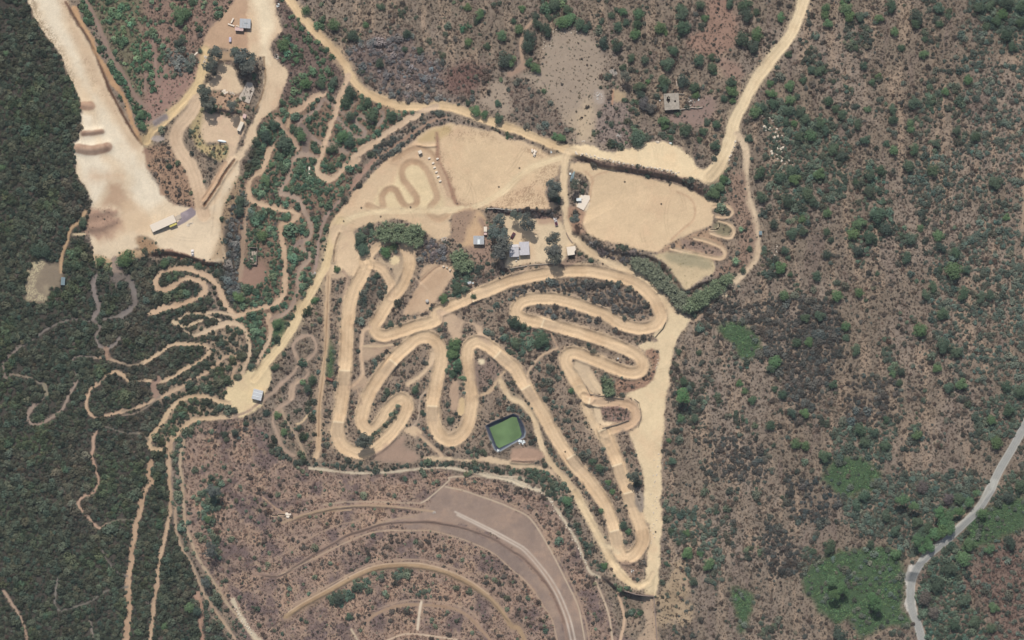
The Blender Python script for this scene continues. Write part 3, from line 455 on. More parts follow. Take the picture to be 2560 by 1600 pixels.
# jumps: a ramp up from the north and a short landing, across the track
def jump(s, ang, wt, h=1.7, up=6.0, dn=9.0):
    global hgt
    c = P(s)[0]; a = R(ang); dx, dy = math.cos(a), math.sin(a)
    w = win(c[None], 16); X = XX[w] - c[0]; Y = YY[w] - c[1]
    s_ = X * dx + Y * dy; l_ = np.abs(-X * dy + Y * dx); hw = wt * M_ / 2
    prof = np.where(s_ < 0, np.clip(1 + s_ / up, 0, 1) ** 1.5, np.clip(1 - s_ / dn, 0, 1))
    hgt[w] += h * prof * sst(hw + .5, hw - .5, l_)
    m = np.exp(-(s_ / .5) ** 2) * sst(hw + .3, hw - .5, l_); col[w] += m[..., None] * (C(238, 214, 174) - col[w]) * .8; shade_m = sst(.2, 1.2, s_) * sst(16, 7, s_) * sst(hw + .3, hw - .5, l_) * (.6 + .4 * sst(-.4, .3, N3[w])); col[w] += shade_m[..., None] * (C(202, 174, 142) - col[w]) * .42  # pale lip and darker landing: sunlit and shaded slope painted into the track colour
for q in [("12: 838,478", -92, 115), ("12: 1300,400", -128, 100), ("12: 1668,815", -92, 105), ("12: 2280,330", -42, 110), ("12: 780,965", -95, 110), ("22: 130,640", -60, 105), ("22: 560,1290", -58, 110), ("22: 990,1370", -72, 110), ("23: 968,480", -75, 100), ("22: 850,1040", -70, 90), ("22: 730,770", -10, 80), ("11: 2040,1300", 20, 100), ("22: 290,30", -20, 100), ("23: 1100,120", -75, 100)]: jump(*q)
# outer lane and link paths
track('dirt_road', "23: 1330,880 1280,950 1200,985 1110,955 1020,870 950,770 870,640 790,480 700,320 600,130 510,0 22: 430,1430 340,1310 275,1180 215,960 170,870 80,780 -10,740 12: 2340,640 2300,560", 46, C(224, 196, 156), .2)
track('dirt_road', "23: 1290,960 1200,1000 1100,960 1010,870 900,700 800,500 700,310 600,120", 68, C(226, 198, 156), .2)
track('path', "12: 2350,480 2280,560 2240,640 2180,690 2085,720", 26, C(206, 176, 140), .1); track('path', "23: 860,610 940,640 1000,690", 46, C(226, 200, 160), .1)
track('path', "22: 150,590 145,520 190,430 290,330 430,268", 18, C(206, 176, 142), 0); track('path', "22: 430,262 390,180 350,80", 9, C(196, 164, 134), 0)
area('dirt_patch', "22: 590,390 700,400 830,640 870,700 760,680 660,570 600,480", C(206, 180, 146), C(180, 156, 128), 1); track('path', "22: 740,520 790,600 860,690", 50, C(222, 194, 156), .1)
zone("22: 830,560 960,570 990,690 930,720 860,680", 1.2, None, cv=.6, vc=C(70, 84, 66, 1.0))
area('dirt_patch', "22: 760,810 830,840 870,960 970,960 880,1000 800,960", C(222, 194, 156), None, .8)
area('scrub_island', "22: 840,830 1060,820 1110,930 1000,960 900,950", C(150, 122, 106), None, .6, .8, veg=False); zone("22: 840,830 1060,820 1110,930 1000,960 900,950", .6, None, cv=.02, tf=.9)
zone("22: 1010,1060 1100,1060 1190,1330 1240,1500 1120,1400 1040,1250", 1, C(150, 130, 110), tf=.8, cv=.1)
zone("23: 1010,770 1180,800 1240,860 1170,960 1100,900", 1.2, C(150, 126, 106), tf=.8, cv=.05)
zone("23: 1150,80 1230,90 1250,250 1215,325 1180,260", 1, C(160, 144, 126), tf=.8, cv=.1)
area('dirt_patch', "12: 1010,240 1300,230 1000,420 1010,500 1060,560 1000,640 900,660 880,630 960,590 1000,520 990,420", C(190, 162, 132), C(170, 140, 116), 1, 1.5)
track('path', "12: 1080,70 1012,105 1000,200 990,300 1000,420 1008,510 950,590 890,630", 30, C(212, 180, 146), .1); track('path', "12: 1010,245 1150,250 1290,235", 10, C(216, 188, 150), .2)
track('path', "12: 950,650 980,720 1000,800", 10, C(190, 160, 130), 0)
track('path', "12: 1670,330 1640,430 1550,530 1440,605", 42, C(216, 186, 150), 0)
track('path', "12: 1600,680 1550,740 1540,850 1520,960 1460,1020", 12, C(190, 166, 140), 0)
area('dirt_patch', "12: 1400,1030 1500,1005 1560,1060 1500,1100 1420,1060", C(212, 182, 146), None, .8)
track('path', "12: 1520,1060 1610,1150 1700,1230 1760,1290", 26, C(200, 170, 138), .1)
area('dirt_road', "12: 1570,1310 1620,1295 1780,1290 2000,1320 2180,1290 2250,1310 2419,1330 22: 150,1350 230,1370 300,1400 380,1420 430,1512 400,1480 300,1420 0,1390 12: 2200,1340 2000,1335 1700,1325", C(214, 186, 150), C(200, 170, 138), .9)
area('dirt_patch', "12: 1100,1290 1200,1200 1400,1110 1380,1180 1500,1250 1560,1310 1400,1350 1200,1340", C(170, 142, 120), C(186, 156, 130), 1.5)
area('dirt_patch', "22: 0,1225 100,1210 250,1230 300,1300 200,1340 0,1330", C(176, 144, 120), None, 1.2); track(None, "22: 0,1335 120,1345 210,1340", 14, C(120, 98, 82), .9, 0, rim=0)
area('sand_patch', "12: 1920,750 1970,750 1965,880 1905,895", C(210, 180, 136), None, .4, .3); area('dirt_patch', "12: 1830,620 1900,580 1905,800 1860,860 1840,740", C(186, 156, 128), None, 1)
area('dirt_patch', "11: 1610,990 1850,1010 1860,1080 1640,1400 1530,1440 1400,1450 1470,1290 1540,1180", C(206, 174, 140), C(190, 158, 126), 1)
track(None, "11: 1550,1150 1680,1030 1740,1000", 7, C(132, 104, 84), -.4, 0, rim=0); track(None, "11: 1480,1090 1620,1220", 10, C(220, 190, 156), .1, 0)
area('dirt_patch', "11: 1130,930 1340,910 1400,960 1330,1190 1290,1030", C(196, 170, 138), C(160, 138, 112), 1)
area('sand_patch', "11: 1260,930 1350,920 1340,980 1290,985", C(232, 206, 160), None, .5)
area('dirt_patch', "11: 1700,1430 1850,1430 1930,1512 12: 2000,20 2100,40 2200,180 2230,240 2120,180 2060,60 1960,30 1930,190 1850,230 1830,130", C(204, 174, 142), C(180, 152, 126), 1)
zone("12: 2070,390 2250,380 2340,480 2250,560 2150,650 2080,620", 2.5, C(146, 124, 108), cv=0, tf=.55); area('sand_patch', "12: 2105,375 2155,375 2155,415 2105,415", C(238, 216, 176), None, .8, .3)
track(None, "11: 2040,1190 2042,1390", 5, C(150, 122, 100), .0, 0, rim=0)
track('path', "21: 150,1010 90,1060 10,1100", 14, C(196, 168, 140), 0)
zone("21: 440,980 680,880 640,960 500,1020", 1.4, C(150, 126, 106), cv=.12, tf=.8)
# hill of terraces: ledge roads and drains
area('terrace_road', "13: 1620,225 1780,85 1950,110 2100,155 2300,225 2419,275 23: 130,335 210,420 300,555 400,735 500,935 590,1115 640,1255 690,1530 520,1530 500,1380 450,1230 370,1050 260,900 120,750 0,640 13: 2300,560 2100,470 1900,410 1650,385 1400,390 1250,410 1100,450 1350,350 1560,320", C(156, 134, 117), C(172, 144, 122), 1.0, 1.4, w=.8)
D_, m_ = area(None, "13: 2419,700 2300,610 2100,520 1900,460 1650,420 1400,430 1450,460 1650,465 1850,520 2050,590 2250,690 2419,840 23: 120,940 220,1060 300,1190 380,1320 440,1530 510,1530 440,1250 350,1060 240,910 110,770 0,680", C(146, 126, 112), C(162, 138, 118), .8, 1.2, w=.85)
for s, w_, c_ in [
 ("13: -20,880 130,912 260,890 380,810 520,720 700,620 850,530 1000,480 1200,420 1400,398 1650,400 1900,440 2100,500 2300,590 2419,670 23: 120,750 260,900 370,1050 450,1230 500,1380 520,1540", 30, C(156, 130, 112)),
 ("13: 200,908 350,840 500,765 800,615 1000,528 1200,480 1450,478 1650,482 1850,530 2050,600 2250,700 2419,850 23: 120,950 220,1070 300,1200 380,1330 430,1530", 9, C(190, 164, 136)),
 ("13: 280,1290 450,1180 650,1070 850,960 1000,880 1150,832 1350,808 1550,818 1750,862 1900,922 2050,1002 2200,1112 2320,1242 2419,1385 23: 60,1400 120,1530", 42, C(172, 144, 112)),
 ("13: 300,1250 450,1155 650,1045 830,940 1000,855 1150,805 1350,785 1550,788 1750,835 1900,890 2050,972 2200,1080", 7, C(206, 178, 146)),
 ("13: 1050,1330 1150,1260 1300,1200 1450,1178 1600,1182 1800,1202 1950,1252 2080,1362 2230,1530", 26, C(166, 138, 112)),
 ("13: 1060,1320 1040,1420", 14, C(166, 138, 118)),
 ("13: 250,405 310,375 450,330 620,285 800,258 1050,243 1300,255 1500,275 1680,298", 18, C(176, 150, 122)), ("13: 300,390 450,345 620,303 900,280", 16, C(182, 154, 124)), ("13: 640,232 850,208 1100,205 1400,215 1560,222", 5, C(190, 170, 142)),
 ("13: 1560,215 1610,190 1740,82 1830,0 1870,-30 22: 30,1480 120,1512", 10, C(200, 180, 152)), ("13: 1790,65 1950,98 2100,148 2300,218 2419,270 23: 130,330 210,412 300,552 400,732 500,932 590,1112 640,1252 690,1530", 9, C(206, 184, 154)),
 ("13: 1240,1515 1380,1462 1500,1455 1700,1480 1900,1508", 12, C(214, 190, 160)), ("13: 1562,1150 1542,1270 1526,1412", 24, C(216, 196, 168)), ("13: 900,1410 962,1520", 16, C(200, 180, 150)),
 ("13: 60,160 180,260 280,320", 8, C(190, 156, 124)), ("13: 150,340 280,325", 8, C(200, 176, 146)),
 ("13: 1100,430 1300,372 1500,345", 14, C(166, 142, 118)),
 ("23: 790,960 860,1120 920,1300 950,1530", 14, C(204, 180, 150)), ("23: 1000,1070 1040,1200 1060,1330 1020,1530", 24, C(206, 174, 142)),
 ("23: 620,1100 700,1350 730,1530", 8, C(180, 152, 126)),

 ("13: 330,1180 480,1110 680,1000 880,890 1050,810 1200,768 1380,750 1560,755 1760,800 1920,850 2080,930", 4, C(186, 160, 132)), ("13: 120,760 260,700 420,600 600,500 800,420 1000,380", 5, C(172, 146, 122)), ("13: 1150,1220 1320,1160 1470,1135 1620,1140 1820,1165 1980,1220 2100,1310", 4, C(182, 156, 130)), ("13: 2150,140 2300,190 2419,235 23: 150,310 240,400 330,540 430,720 530,920 620,1100", 4, C(180, 156, 128)),
]: track('terrace_path', s, w_, c_, 0, .6, .4, .4)
for s in ["13: 1880,300 2200,455 2419,572 23: 130,652 250,780 360,920 450,1070 520,1230 560,1350 600,1530", "13: 1900,330 2200,480 2419,600 23: 110,670 230,800 330,935 415,1080 480,1230 520,1350 560,1530"]: track(None, s, 15, C(206, 188, 168), 0, 1.5, .5, .5, rim=0)
for s, w_ in [("12: 500,1400 620,1412 850,1440 1100,1447 1350,1430 1600,1400 1850,1400 2050,1440 2250,1480 2419,1515 23: 120,60 250,105 330,155 430,290 530,440 620,600 680,750 740,870 830,920", 18), ("12: 2150,1460 2300,1490 2419,1515 23: 120,55 260,95", 36), ("03: 2200,1140 2280,1290 2350,1410 2419,1490 13: 60,1530", 34)]:
    track('gravel_road', s, w_, C(208, 190, 160), .2, .3, 2.2, .6)
area('dirt_patch', "23: 1540,760 1500,900 1450,1000 1360,1090 1370,1200 1380,1360 1460,1370 1550,1362 1680,1320 1710,1200 1620,1100 1700,1050 1660,940 1620,870 1600,800", C(190, 164, 130), C(158, 134, 108), 2.6, 3.2, w=.8, veg=False)
zone("23: 1540,760 1500,900 1380,1100 1380,1360 1550,1362 1680,1320 1700,1100 1660,940 1600,800", 3, None, cv=.05, tf=.25)
area('dirt_patch', "23: 1230,1110 1330,1110 1355,1300 1360,1530 1180,1530 1280,1340 1240,1240", C(186, 160, 132), C(150, 128, 108), 1.2, 1.5)
area('sand_patch', "20: 960,870 1085,880 1070,930 1030,962 965,950", C(196, 168, 130), C(166, 142, 112), 1.6, 1.8, w=.8); area('dirt_patch', "20: 795,865 865,870 860,975 790,970", C(178, 162, 146), C(158, 140, 124), 1.0, 1.4, w=.7); track('path', "20: 955,850 945,985", 16, C(188, 146, 116), 0, 0)
track('path', "20: 205,190 120,290 82,400 85,500 110,640", 26, C(182, 152, 126), 0, .4); track('path', "20: -20,700 60,660 110,600", 50, C(170, 142, 120), 0, .3)
track('dirt_road', "31: 2412,60 2412,300 2410,560 2402,640", 18, C(172, 148, 122), 0)
# wheel marks swung across the open lots
def wheel_marks(s, n, seed, rmin=6, rmax=30, dark=.84, light=1.07):
    global col
    P_ = smooth(P(s), True, 3); I = pdist(P_, 3) > 1.0; r = random.Random(seed); x0, y0 = P_.min(0); x1, y1 = P_.max(0)
    for i in range(n):
        cx, cy, rad, a0, da = r.uniform(x0, x1), r.uniform(y0, y1), r.uniform(rmin, rmax), r.uniform(0, 6.28), r.uniform(.5, 1.9) * r.choice((-1, 1)); st_ = r.uniform(.6, 1.3)
        pts = np.array([(cx + rad * st_ * math.cos(a0 + da * t / 12), cy + rad * math.sin(a0 + da * t / 12)) for t in range(13)])
        w = win(pts, 3)
        if w[0].stop - w[0].start < 3 or w[1].stop - w[1].start < 3: continue
        D, _, RL = ldist(smooth(pts), 3); L = RL.max() + 1e-6; f = np.exp(-((D[w] - .85) / .32) ** 2) * np.sin(np.pi * np.clip(RL[w] / L, 0, 1)) * I[w] * (.5 + .5 * sst(-.3, .3, N4[w])); k = dark if i % 3 else light
        col[w] *= (1 + (k - 1) * f)[..., None]; hgt[w] -= .02 * f
wheel_marks("21: 640,80 1990,425 1900,600 1400,860 900,780 700,600", 26, 1); wheel_marks("11: 760,700 1200,30 10: 1900,1200 20: 200,1400 21: 300,430 11: 1850,500", 34, 2)
wheel_marks("00: 400,100 900,700 1300,1400 01: 1600,500 2050,900 1400,850 900,900 00: 760,1400", 40, 3, 10, 50); wheel_marks("22: 1550,100 1400,1400 23: 1360,900 1290,900 1250,200 22: 1150,1100", 22, 4, 10, 60)
wheel_marks("20: 620,1380 1430,1350 1640,1450 21: 1850,200 1300,80", 14, 5, 8, 40); wheel_marks("21: 0,540 540,560 580,800 300,980 0,980", 12, 6, 4, 14); wheel_marks("10: 0,0 200,100 250,850 0,1200", 12, 7, 10, 50); wheel_marks("11: 700,650 900,640 1100,950 950,1100 740,900", 12, 8, 5, 18)
zone("23: 1520,900 1620,1000 1680,1100 1560,1180 1560,1280 1450,1340 1400,1200 1480,1050", 2, C(160, 138, 110), cv=.12, tf=.6, vc=C(74, 84, 60, 1.0), w=.85); zone("23: 1230,1110 1340,1110 1355,1300 1360,1530 1180,1530 1280,1340", 2, None, cv=.1, tf=.6)
# paved road
def paved():
    global hgt
    p = smooth(P("32: 2460,940 2330,1180 2200,1400 2150,1500 33: 2080,110 2000,240 1900,350 1750,490 1680,560 1550,660 1440,770 1380,870 1352,1000 1350,1150 1372,1260 1420,1380 1470,1560"))
    D, SDD, RL = ldist(p, 12)
    k = len(CLS); CLS.append(('verge', None)); hw = 74 * M_ / 2
    sh = pdist(smooth(P("33: 1370,790 1325,800 1302,880 1295,960 1310,1100 1290,1180 1330,1260 1400,1250 1380,1000 1400,860"), True), 8) + N1
    paint(sst(-.4, .4, sh), C(206, 196, 180)); cls[sh > 0] = k
    m = sst(hw + .3, hw - .1, D + N1 * .15)
    c = np.broadcast_to(C(166, 163, 153), col.shape) * (1 + .04 * N4 + .03 * NW)[..., None]
    paint(m, c)
    for o, wd, cc in [(0, .12, C(150, 146, 138)), (1.15, .35, C(162, 157, 146)), (2.1, .16, C(196, 190, 174))]: paint(np.exp(-((D - o) / wd) ** 2) * m * .8, cc)
    sm_ = sst(hw + 2.5, hw, D); hgt += sm_ * 0
    k = len(CLS); CLS.append(('asphalt_road', None)); cls[D < hw] = k
    setf(cover, sst(hw + 1.2, hw + .2, D), 0); setf(tuft, sst(hw + .8, hw, D), 0); setf(cover, sst(-.5, .3, sh), 0); setf(tuft, sst(-.5, .3, sh), 0)
    open_[:] = np.minimum(open_, sst(hw + .3, hw + 1.4, D))
paved()
# ponds basin
PZ = lambda l, ox, oy, sc: px([(ox + a / sc, oy + b / sc) for a, b in l])
liner = PZ([(290, 560), (560, 420), (1180, 175), (1320, 240), (1440, 420), (1520, 580), (1560, 760), (1530, 910), (1400, 1000), (1060, 1190), (720, 1385), (600, 1335), (440, 960)], 1190, 1020, 12.6)
water = PZ([(420, 625), (700, 500), (1140, 280), (1280, 300), (1350, 500), (1440, 830), (1380, 985), (1060, 1110), (730, 1270), (640, 1190), (500, 830)], 1190, 1020, 12.6)
wc = water.mean(0); D = pdist(liner, 6)
base_w = float(hgt[int((wc[1] - Y0) / G), int((wc[0] - X0) / G)])
hgt += np.exp(-((D) / 1.0) ** 2) * .7
inn = sst(-.2, 2.6, D); hgt = hgt * (1 - inn) + inn * (base_w - 1.8)
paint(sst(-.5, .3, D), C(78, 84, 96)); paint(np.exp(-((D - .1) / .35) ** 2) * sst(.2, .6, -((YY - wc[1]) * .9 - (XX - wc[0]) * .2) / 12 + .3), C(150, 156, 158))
k = len(CLS); CLS.append(('pond_liner', None)); cls[D > 0] = k; setf(cover, sst(-1, 0, D), 0); setf(tuft, sst(-1, 0, D), 0); open_[:] = np.minimum(open_, sst(0, -1, D))
WZ = base_w - .75
# grey gravel pad by the long building
pad = PZ([(1380, 500), (1640, 370), (1790, 270), (1960, 420), (1960, 560), (1800, 680), (1560, 850), (1290, 990), (1250, 870), (1350, 760)], 360, 500, 15.12)
D = pdist(pad, 5); paint(sst(-.25, .25, D), C(146, 132, 132)); paint(sst(0, .6, D) * sst(.1, .5, N3), C(172, 156, 154)); k = len(CLS); CLS.append(('gravel_pad', None)); cls[D > 0] = k
yy_fade = sst(0, 6, np.minimum(np.minimum(XX - X0, X1 - XX), np.minimum(YY - Y0, Y1 - YY))); hgt *= yy_fade
veg_ = np.clip(tuft, 0, 1) * open_; col *= (1 + .30 * ST * veg_ + .05 * ST * (1 - veg_))[..., None]; col *= np.array([1.0, 1.035, 1.10]); col = np.clip(col, .01, .85)

def H(x, y):
    u = min(max((x - X0) / G, 0), NX - 1.001); v = min(max((y - Y0) / G, 0), NY - 1.001); i = int(u); j = int(v); a = u - i; b = v - j
    return float((hgt[j, i] * (1 - a) + hgt[j, i + 1] * a) * (1 - b) + (hgt[j + 1, i] * (1 - a) + hgt[j + 1, i + 1] * a) * b)

# ------------------------------------------------------------------ materials
def mat(name, color=(.5, .5, .5), rough=.8, metal=0.0, noise_amt=.12, scale=3.0, bump=0.0, bscale=6.0, attr=None, instancer=False, objcol=False, spec=.3):
    m = bpy.data.materials.new(name); m.use_nodes = True; nt = m.node_tree; n = nt.nodes; l = nt.links
    b = n["Principled BSDF"]; b.inputs["Roughness"].default_value = rough; b.inputs["Metallic"].default_value = metal
    b.inputs["Specular IOR Level"].default_value = spec
    tc = n.new("ShaderNodeNewGeometry"); nz = n.new("ShaderNodeTexNoise"); nz.inputs["Scale"].default_value = scale; nz.inputs["Detail"].default_value = 4
    l.new(tc.outputs["Position"], nz.inputs["Vector"])
    mr = n.new("ShaderNodeMapRange"); mr.inputs[1].default_value = .3; mr.inputs[2].default_value = .7; mr.inputs[3].default_value = 1 - noise_amt; mr.inputs[4].default_value = 1 + noise_amt
    l.new(nz.outputs[0], mr.inputs[0])
    mx = n.new("ShaderNodeVectorMath"); mx.operation = 'SCALE'; l.new(mr.outputs[0], mx.inputs[3])
    if attr:
        a = n.new("ShaderNodeAttribute"); a.attribute_name = attr
        if instancer: a.attribute_type = 'INSTANCER'
        l.new(a.outputs["Color"], mx.inputs[0])
    elif objcol:
        a = n.new("ShaderNodeObjectInfo"); l.new(a.outputs["Color"], mx.inputs[0])
    else: mx.inputs[0].default_value = color
    l.new(mx.outputs[0], b.inputs["Base Color"])
    if bump:
        nb = n.new("ShaderNodeTexNoise"); nb.inputs["Scale"].default_value = bscale; nb.inputs["Detail"].default_value = 5; l.new(tc.outputs["Position"], nb.inputs["Vector"])
        bp = n.new("ShaderNodeBump"); bp.inputs["Strength"].default_value = bump; bp.inputs["Distance"].default_value = .12; l.new(nb.outputs[0], bp.inputs["Height"]); l.new(bp.outputs[0], b.inputs["Normal"])
    return m
MS = mat("earth", attr="Col", rough=.95, noise_amt=.07, scale=2.2, bump=.5, bscale=2.5, spec=.1)
MLEAF_I = mat("scrub_leaves", attr="vc", instancer=True, rough=.75, noise_amt=.18, scale=1.2, spec=.15)
MLEAF_O = mat("tree_leaves", objcol=True, rough=.75, noise_amt=.22, scale=.9, spec=.15)
MBARK = mat("bark", (.12, .09, .065), .9, noise_amt=.3, scale=5, bump=.4)

# ------------------------------------------------------------------ terrain meshes, one per piece of ground
NAMEFIX = {'scrub_bank': 'ground', 'scrub_island': 'ground'}
LABELS = {}
def mesh_np(name, V, F, loops=4):
    me = bpy.data.meshes.new(name); nf = len(F)
    me.vertices.add(len(V)); me.vertices.foreach_set("co", np.asarray(V, np.float32).ravel())
    me.loops.add(nf * loops); me.loops.foreach_set("vertex_index", np.asarray(F, np.int32).ravel())
    me.polygons.add(nf); me.polygons.foreach_set("loop_start", np.arange(nf, dtype=np.int32) * loops)
    me.update(calc_edges=True); return me
idx = np.arange(NY * NX).reshape(NY, NX)
quads = np.stack([idx[:-1, :-1], idx[:-1, 1:], idx[1:, 1:], idx[1:, :-1]], -1).reshape(-1, 4)
fc = cls[:-1, :-1].ravel()
for k, (nm, lb) in enumerate(CLS):
    if nm in NAMEFIX: fc = np.where(fc == k, 0, fc)
VV = np.stack([XX, YY, hgt], -1).reshape(-1, 3); CC = np.concatenate([col, np.ones((NY, NX, 1))], -1).reshape(-1, 4)
for k, (nm, lb) in enumerate(CLS):
    q = quads[fc == k]
    if len(q) < 20: continue
    u, inv = np.unique(q, return_inverse=True); V = VV[u]; q = inv.reshape(-1, 4); cc = CC[u]
    if k == 0:   # carry the hillside on to the horizon
        b = len(V); E = 6000.0; z = 0.0; ring = [(X0, Y0), (X1, Y0), (X1, Y1), (X0, Y1)]; far = [(-E, -E), (E, -E), (E, E), (-E, E)]
        V = np.vstack([V, [[x, y, z] for x, y in ring + far]]); cc = np.vstack([cc, np.tile(np.r_[C(110, 96, 80), 1], (8, 1))])
        q = np.vstack([q, [[b + 4 + i, b + 4 + (i + 1) % 4, b + (i + 1) % 4, b + i] for i in range(4)]])
    me = mesh_np(nm, V, q); a = me.color_attributes.new("Col", 'FLOAT_COLOR', 'POINT'); a.data.foreach_set("color", cc.astype(np.float32).ravel())
    me.polygons.foreach_set("use_smooth", np.ones(len(q), bool)); me.materials.append(MS)
    o = bpy.data.objects.new(nm, me); COL.objects.link(o); o["kind"] = "structure"

# ------------------------------------------------------------------ mesh builder
class MB:
    def __init__(s): s.v = []; s.f = []; s.m = []
    def add(s, vs, fs, mi=0):
        b = len(s.v); s.v += [tuple(x) for x in vs]; s.f += [tuple(b + i for i in f) for f in fs]; s.m += [mi] * len(fs); return s
    def box(s, x0, x1, y0, y1, z0, z1, mi=0, rot=0, c=(0, 0), tilt=0):
        vs = [(x, y, z + tilt * (y - y0)) if z == z1 or True else 0 for z in (z0, z1) for x, y in ((x0, y0), (x1, y0), (x1, y1), (x0, y1))]
        if rot:
            cs, sn = math.cos(rot), math.sin(rot); vs = [(c[0] + (x - c[0]) * cs - (y - c[1]) * sn, c[1] + (x - c[0]) * sn + (y - c[1]) * cs, z) for x, y, z in vs]
        return s.add(vs, [(0, 3, 2, 1), (4, 5, 6, 7), (0, 1, 5, 4), (1, 2, 6, 5), (2, 3, 7, 6), (3, 0, 4, 7)], mi)
    def cyl(s, x, y, z0, z1, r0, r1=None, n=12, mi=0, axis='z'):
        r1 = r0 if r1 is None else r1; vs = []
        for z, r in ((z0, r0), (z1, r1)):
            for i in range(n):
                a = 2 * math.pi * i / n; u, w = r * math.cos(a), r * math.sin(a)
                vs.append((x + u, y + w, z) if axis == 'z' else ((z, x + u, y + w) if axis == 'x' else (x + u, z, y + w)))
        fs = [(i, (i + 1) % n, n + (i + 1) % n, n + i) for i in range(n)] + [tuple(range(n))[::-1], tuple(range(n, 2 * n))]
        return s.add(vs, fs, mi)
    def prism(s, pts, z0, z1, mi=0):
        n = len(pts); vs = [(x, y, z0) for x, y in pts] + [(x, y, z1) for x, y in pts]
        return s.add(vs, [tuple(range(n))[::-1], tuple(range(n, 2 * n))] + [(i, (i + 1) % n, n + (i + 1) % n, n + i) for i in range(n)], mi)
    def build(s, name, mats, parent=None, smooth=False, bevel=0):
        me = bpy.data.meshes.new(name); me.from_pydata(s.v, [], s.f)
        for m in (mats if isinstance(mats, list) else [mats]): me.materials.append(m)
        if len(s.m) and max(s.m): me.polygons.foreach_set("material_index", s.m)
        if smooth: me.polygons.foreach_set("use_smooth", [True] * len(s.f))
        me.update(); o = bpy.data.objects.new(name, me); COL.objects.link(o); o.parent = parent
        if bevel:
            b = o.modifiers.new("bevel", 'BEVEL'); b.width = bevel; b.segments = 1
        return o
def tag(o, label, cat, group=None, kind=None):
    o["label"] = label
    if cat: o["category"] = cat
    if group: o["group"] = group
    if kind: o["kind"] = kind
    return o
def root(name, x, y, rot, label, cat, group=None, dz=0):
    o = bpy.data.objects.new(name, None); COL.objects.link(o); o.empty_display_size = .5
    o.location = (x, y, H(x, y) + dz); o.rotation_euler = (0, 0, R(rot)); return tag(o, label, cat, group)
def at(ax, ay): return ((ax - 1280) * S, (800 - ay) * S)

def plain(name, r, g, b, rough=.6, metal=0, na=.08, sc=2.0, bump=0, k=1.42): return mat(name, tuple(C(r, g, b, k)), rough, metal, na, sc, bump)
M_white = plain("whitewash", 240, 226, 206); M_cream = plain("cream_sheet", 243, 228, 208, .5, 0, .05); M_wall = plain("render_wall", 190, 176, 158, .9, 0, .15); M_conc = plain("concrete", 196, 182, 166, .9, 0, .12, 1.0, .2)
M_zinc = plain("zinc_sheet", 196, 198, 200, .5, .1, .10, 1.2); M_zinc2 = plain("pale_sheet", 214, 210, 212, .55, 0, .08, 1.0); M_clear = plain("clear_sheet", 240, 246, 244, .35); M_pink = plain("pink_paint", 228, 196, 186, .6); M_yel = plain("yellow_sheet", 238, 220, 128, .5); M_dark = mat("dark_opening", (.02, .02, .022), .6, noise_amt=.1)
M_glass = mat("glass", (.03, .035, .04), .08, noise_amt=.05, spec=.6); M_tyre = mat("tyre_rubber", (.02, .02, .02), .9); M_carw = plain("white_car_paint", 240, 232, 228, .3); M_maroon = mat("maroon_paint", (.08, .02, .03), .35); M_rust = mat("rusty_steel", (.16, .07, .05), .85, noise_amt=.35, scale=3, bump=.3); M_wood = mat("weathered_wood", (.2, .16, .12), .85, noise_amt=.25, scale=4); M_blue = plain("blue_grey_sheet", 128, 146, 152, .6); M_stone = plain("pale_stone", 222, 208, 188, .9, 0, .2, 2.0, .4); M_stone2 = plain("grey_stone", 196, 188, 178, .9, 0, .2, 2.0, .4); M_lav = plain("lilac_plastic", 205, 195, 210, .5); M_brick = plain("bare_block", 150, 132, 122, .9, 0, .2, 3)

def corrugated(mb, x0, x1, y0, y1, za, zb, axis='y', n=None, th=.06, mi=0):
    """ribbed sheet; ribs run along axis, slopes from za (y0) to zb (y1)"""
    L = (x1 - x0) if axis == 'y' else (y1 - y0); n = n or max(8, int(L / .22))
    vs = []; fs = []
    for i in range(2 * n + 1):
        t = i / (2 * n); o = .035 if i % 2 else 0
        if axis == 'y': a = (x0 + t * (x1 - x0), y0, za + o); b = (x0 + t * (x1 - x0), y1, zb + o)
        else: zt = za + t * (zb - za); a = (x0, y0 + t * (y1 - y0), zt + o); b = (x1, y0 + t * (y1 - y0), zt + o)
        vs += [a, b, (a[0], a[1], a[2] - th), (b[0], b[1], b[2] - th)]
    for i in range(2 * n):
        p = 4 * i; q = p + 4; fs += [(p, q, q + 1, p + 1), (p + 2, p + 3, q + 3, q + 2), (p, p + 2, q + 2, q), (p + 1, q + 1, q + 3, p + 3)]
    fs += [(0, 1, 3, 2), (8 * n, 8 * n + 2, 8 * n + 3, 8 * n + 1)]
    mb.add(vs, fs, mi)

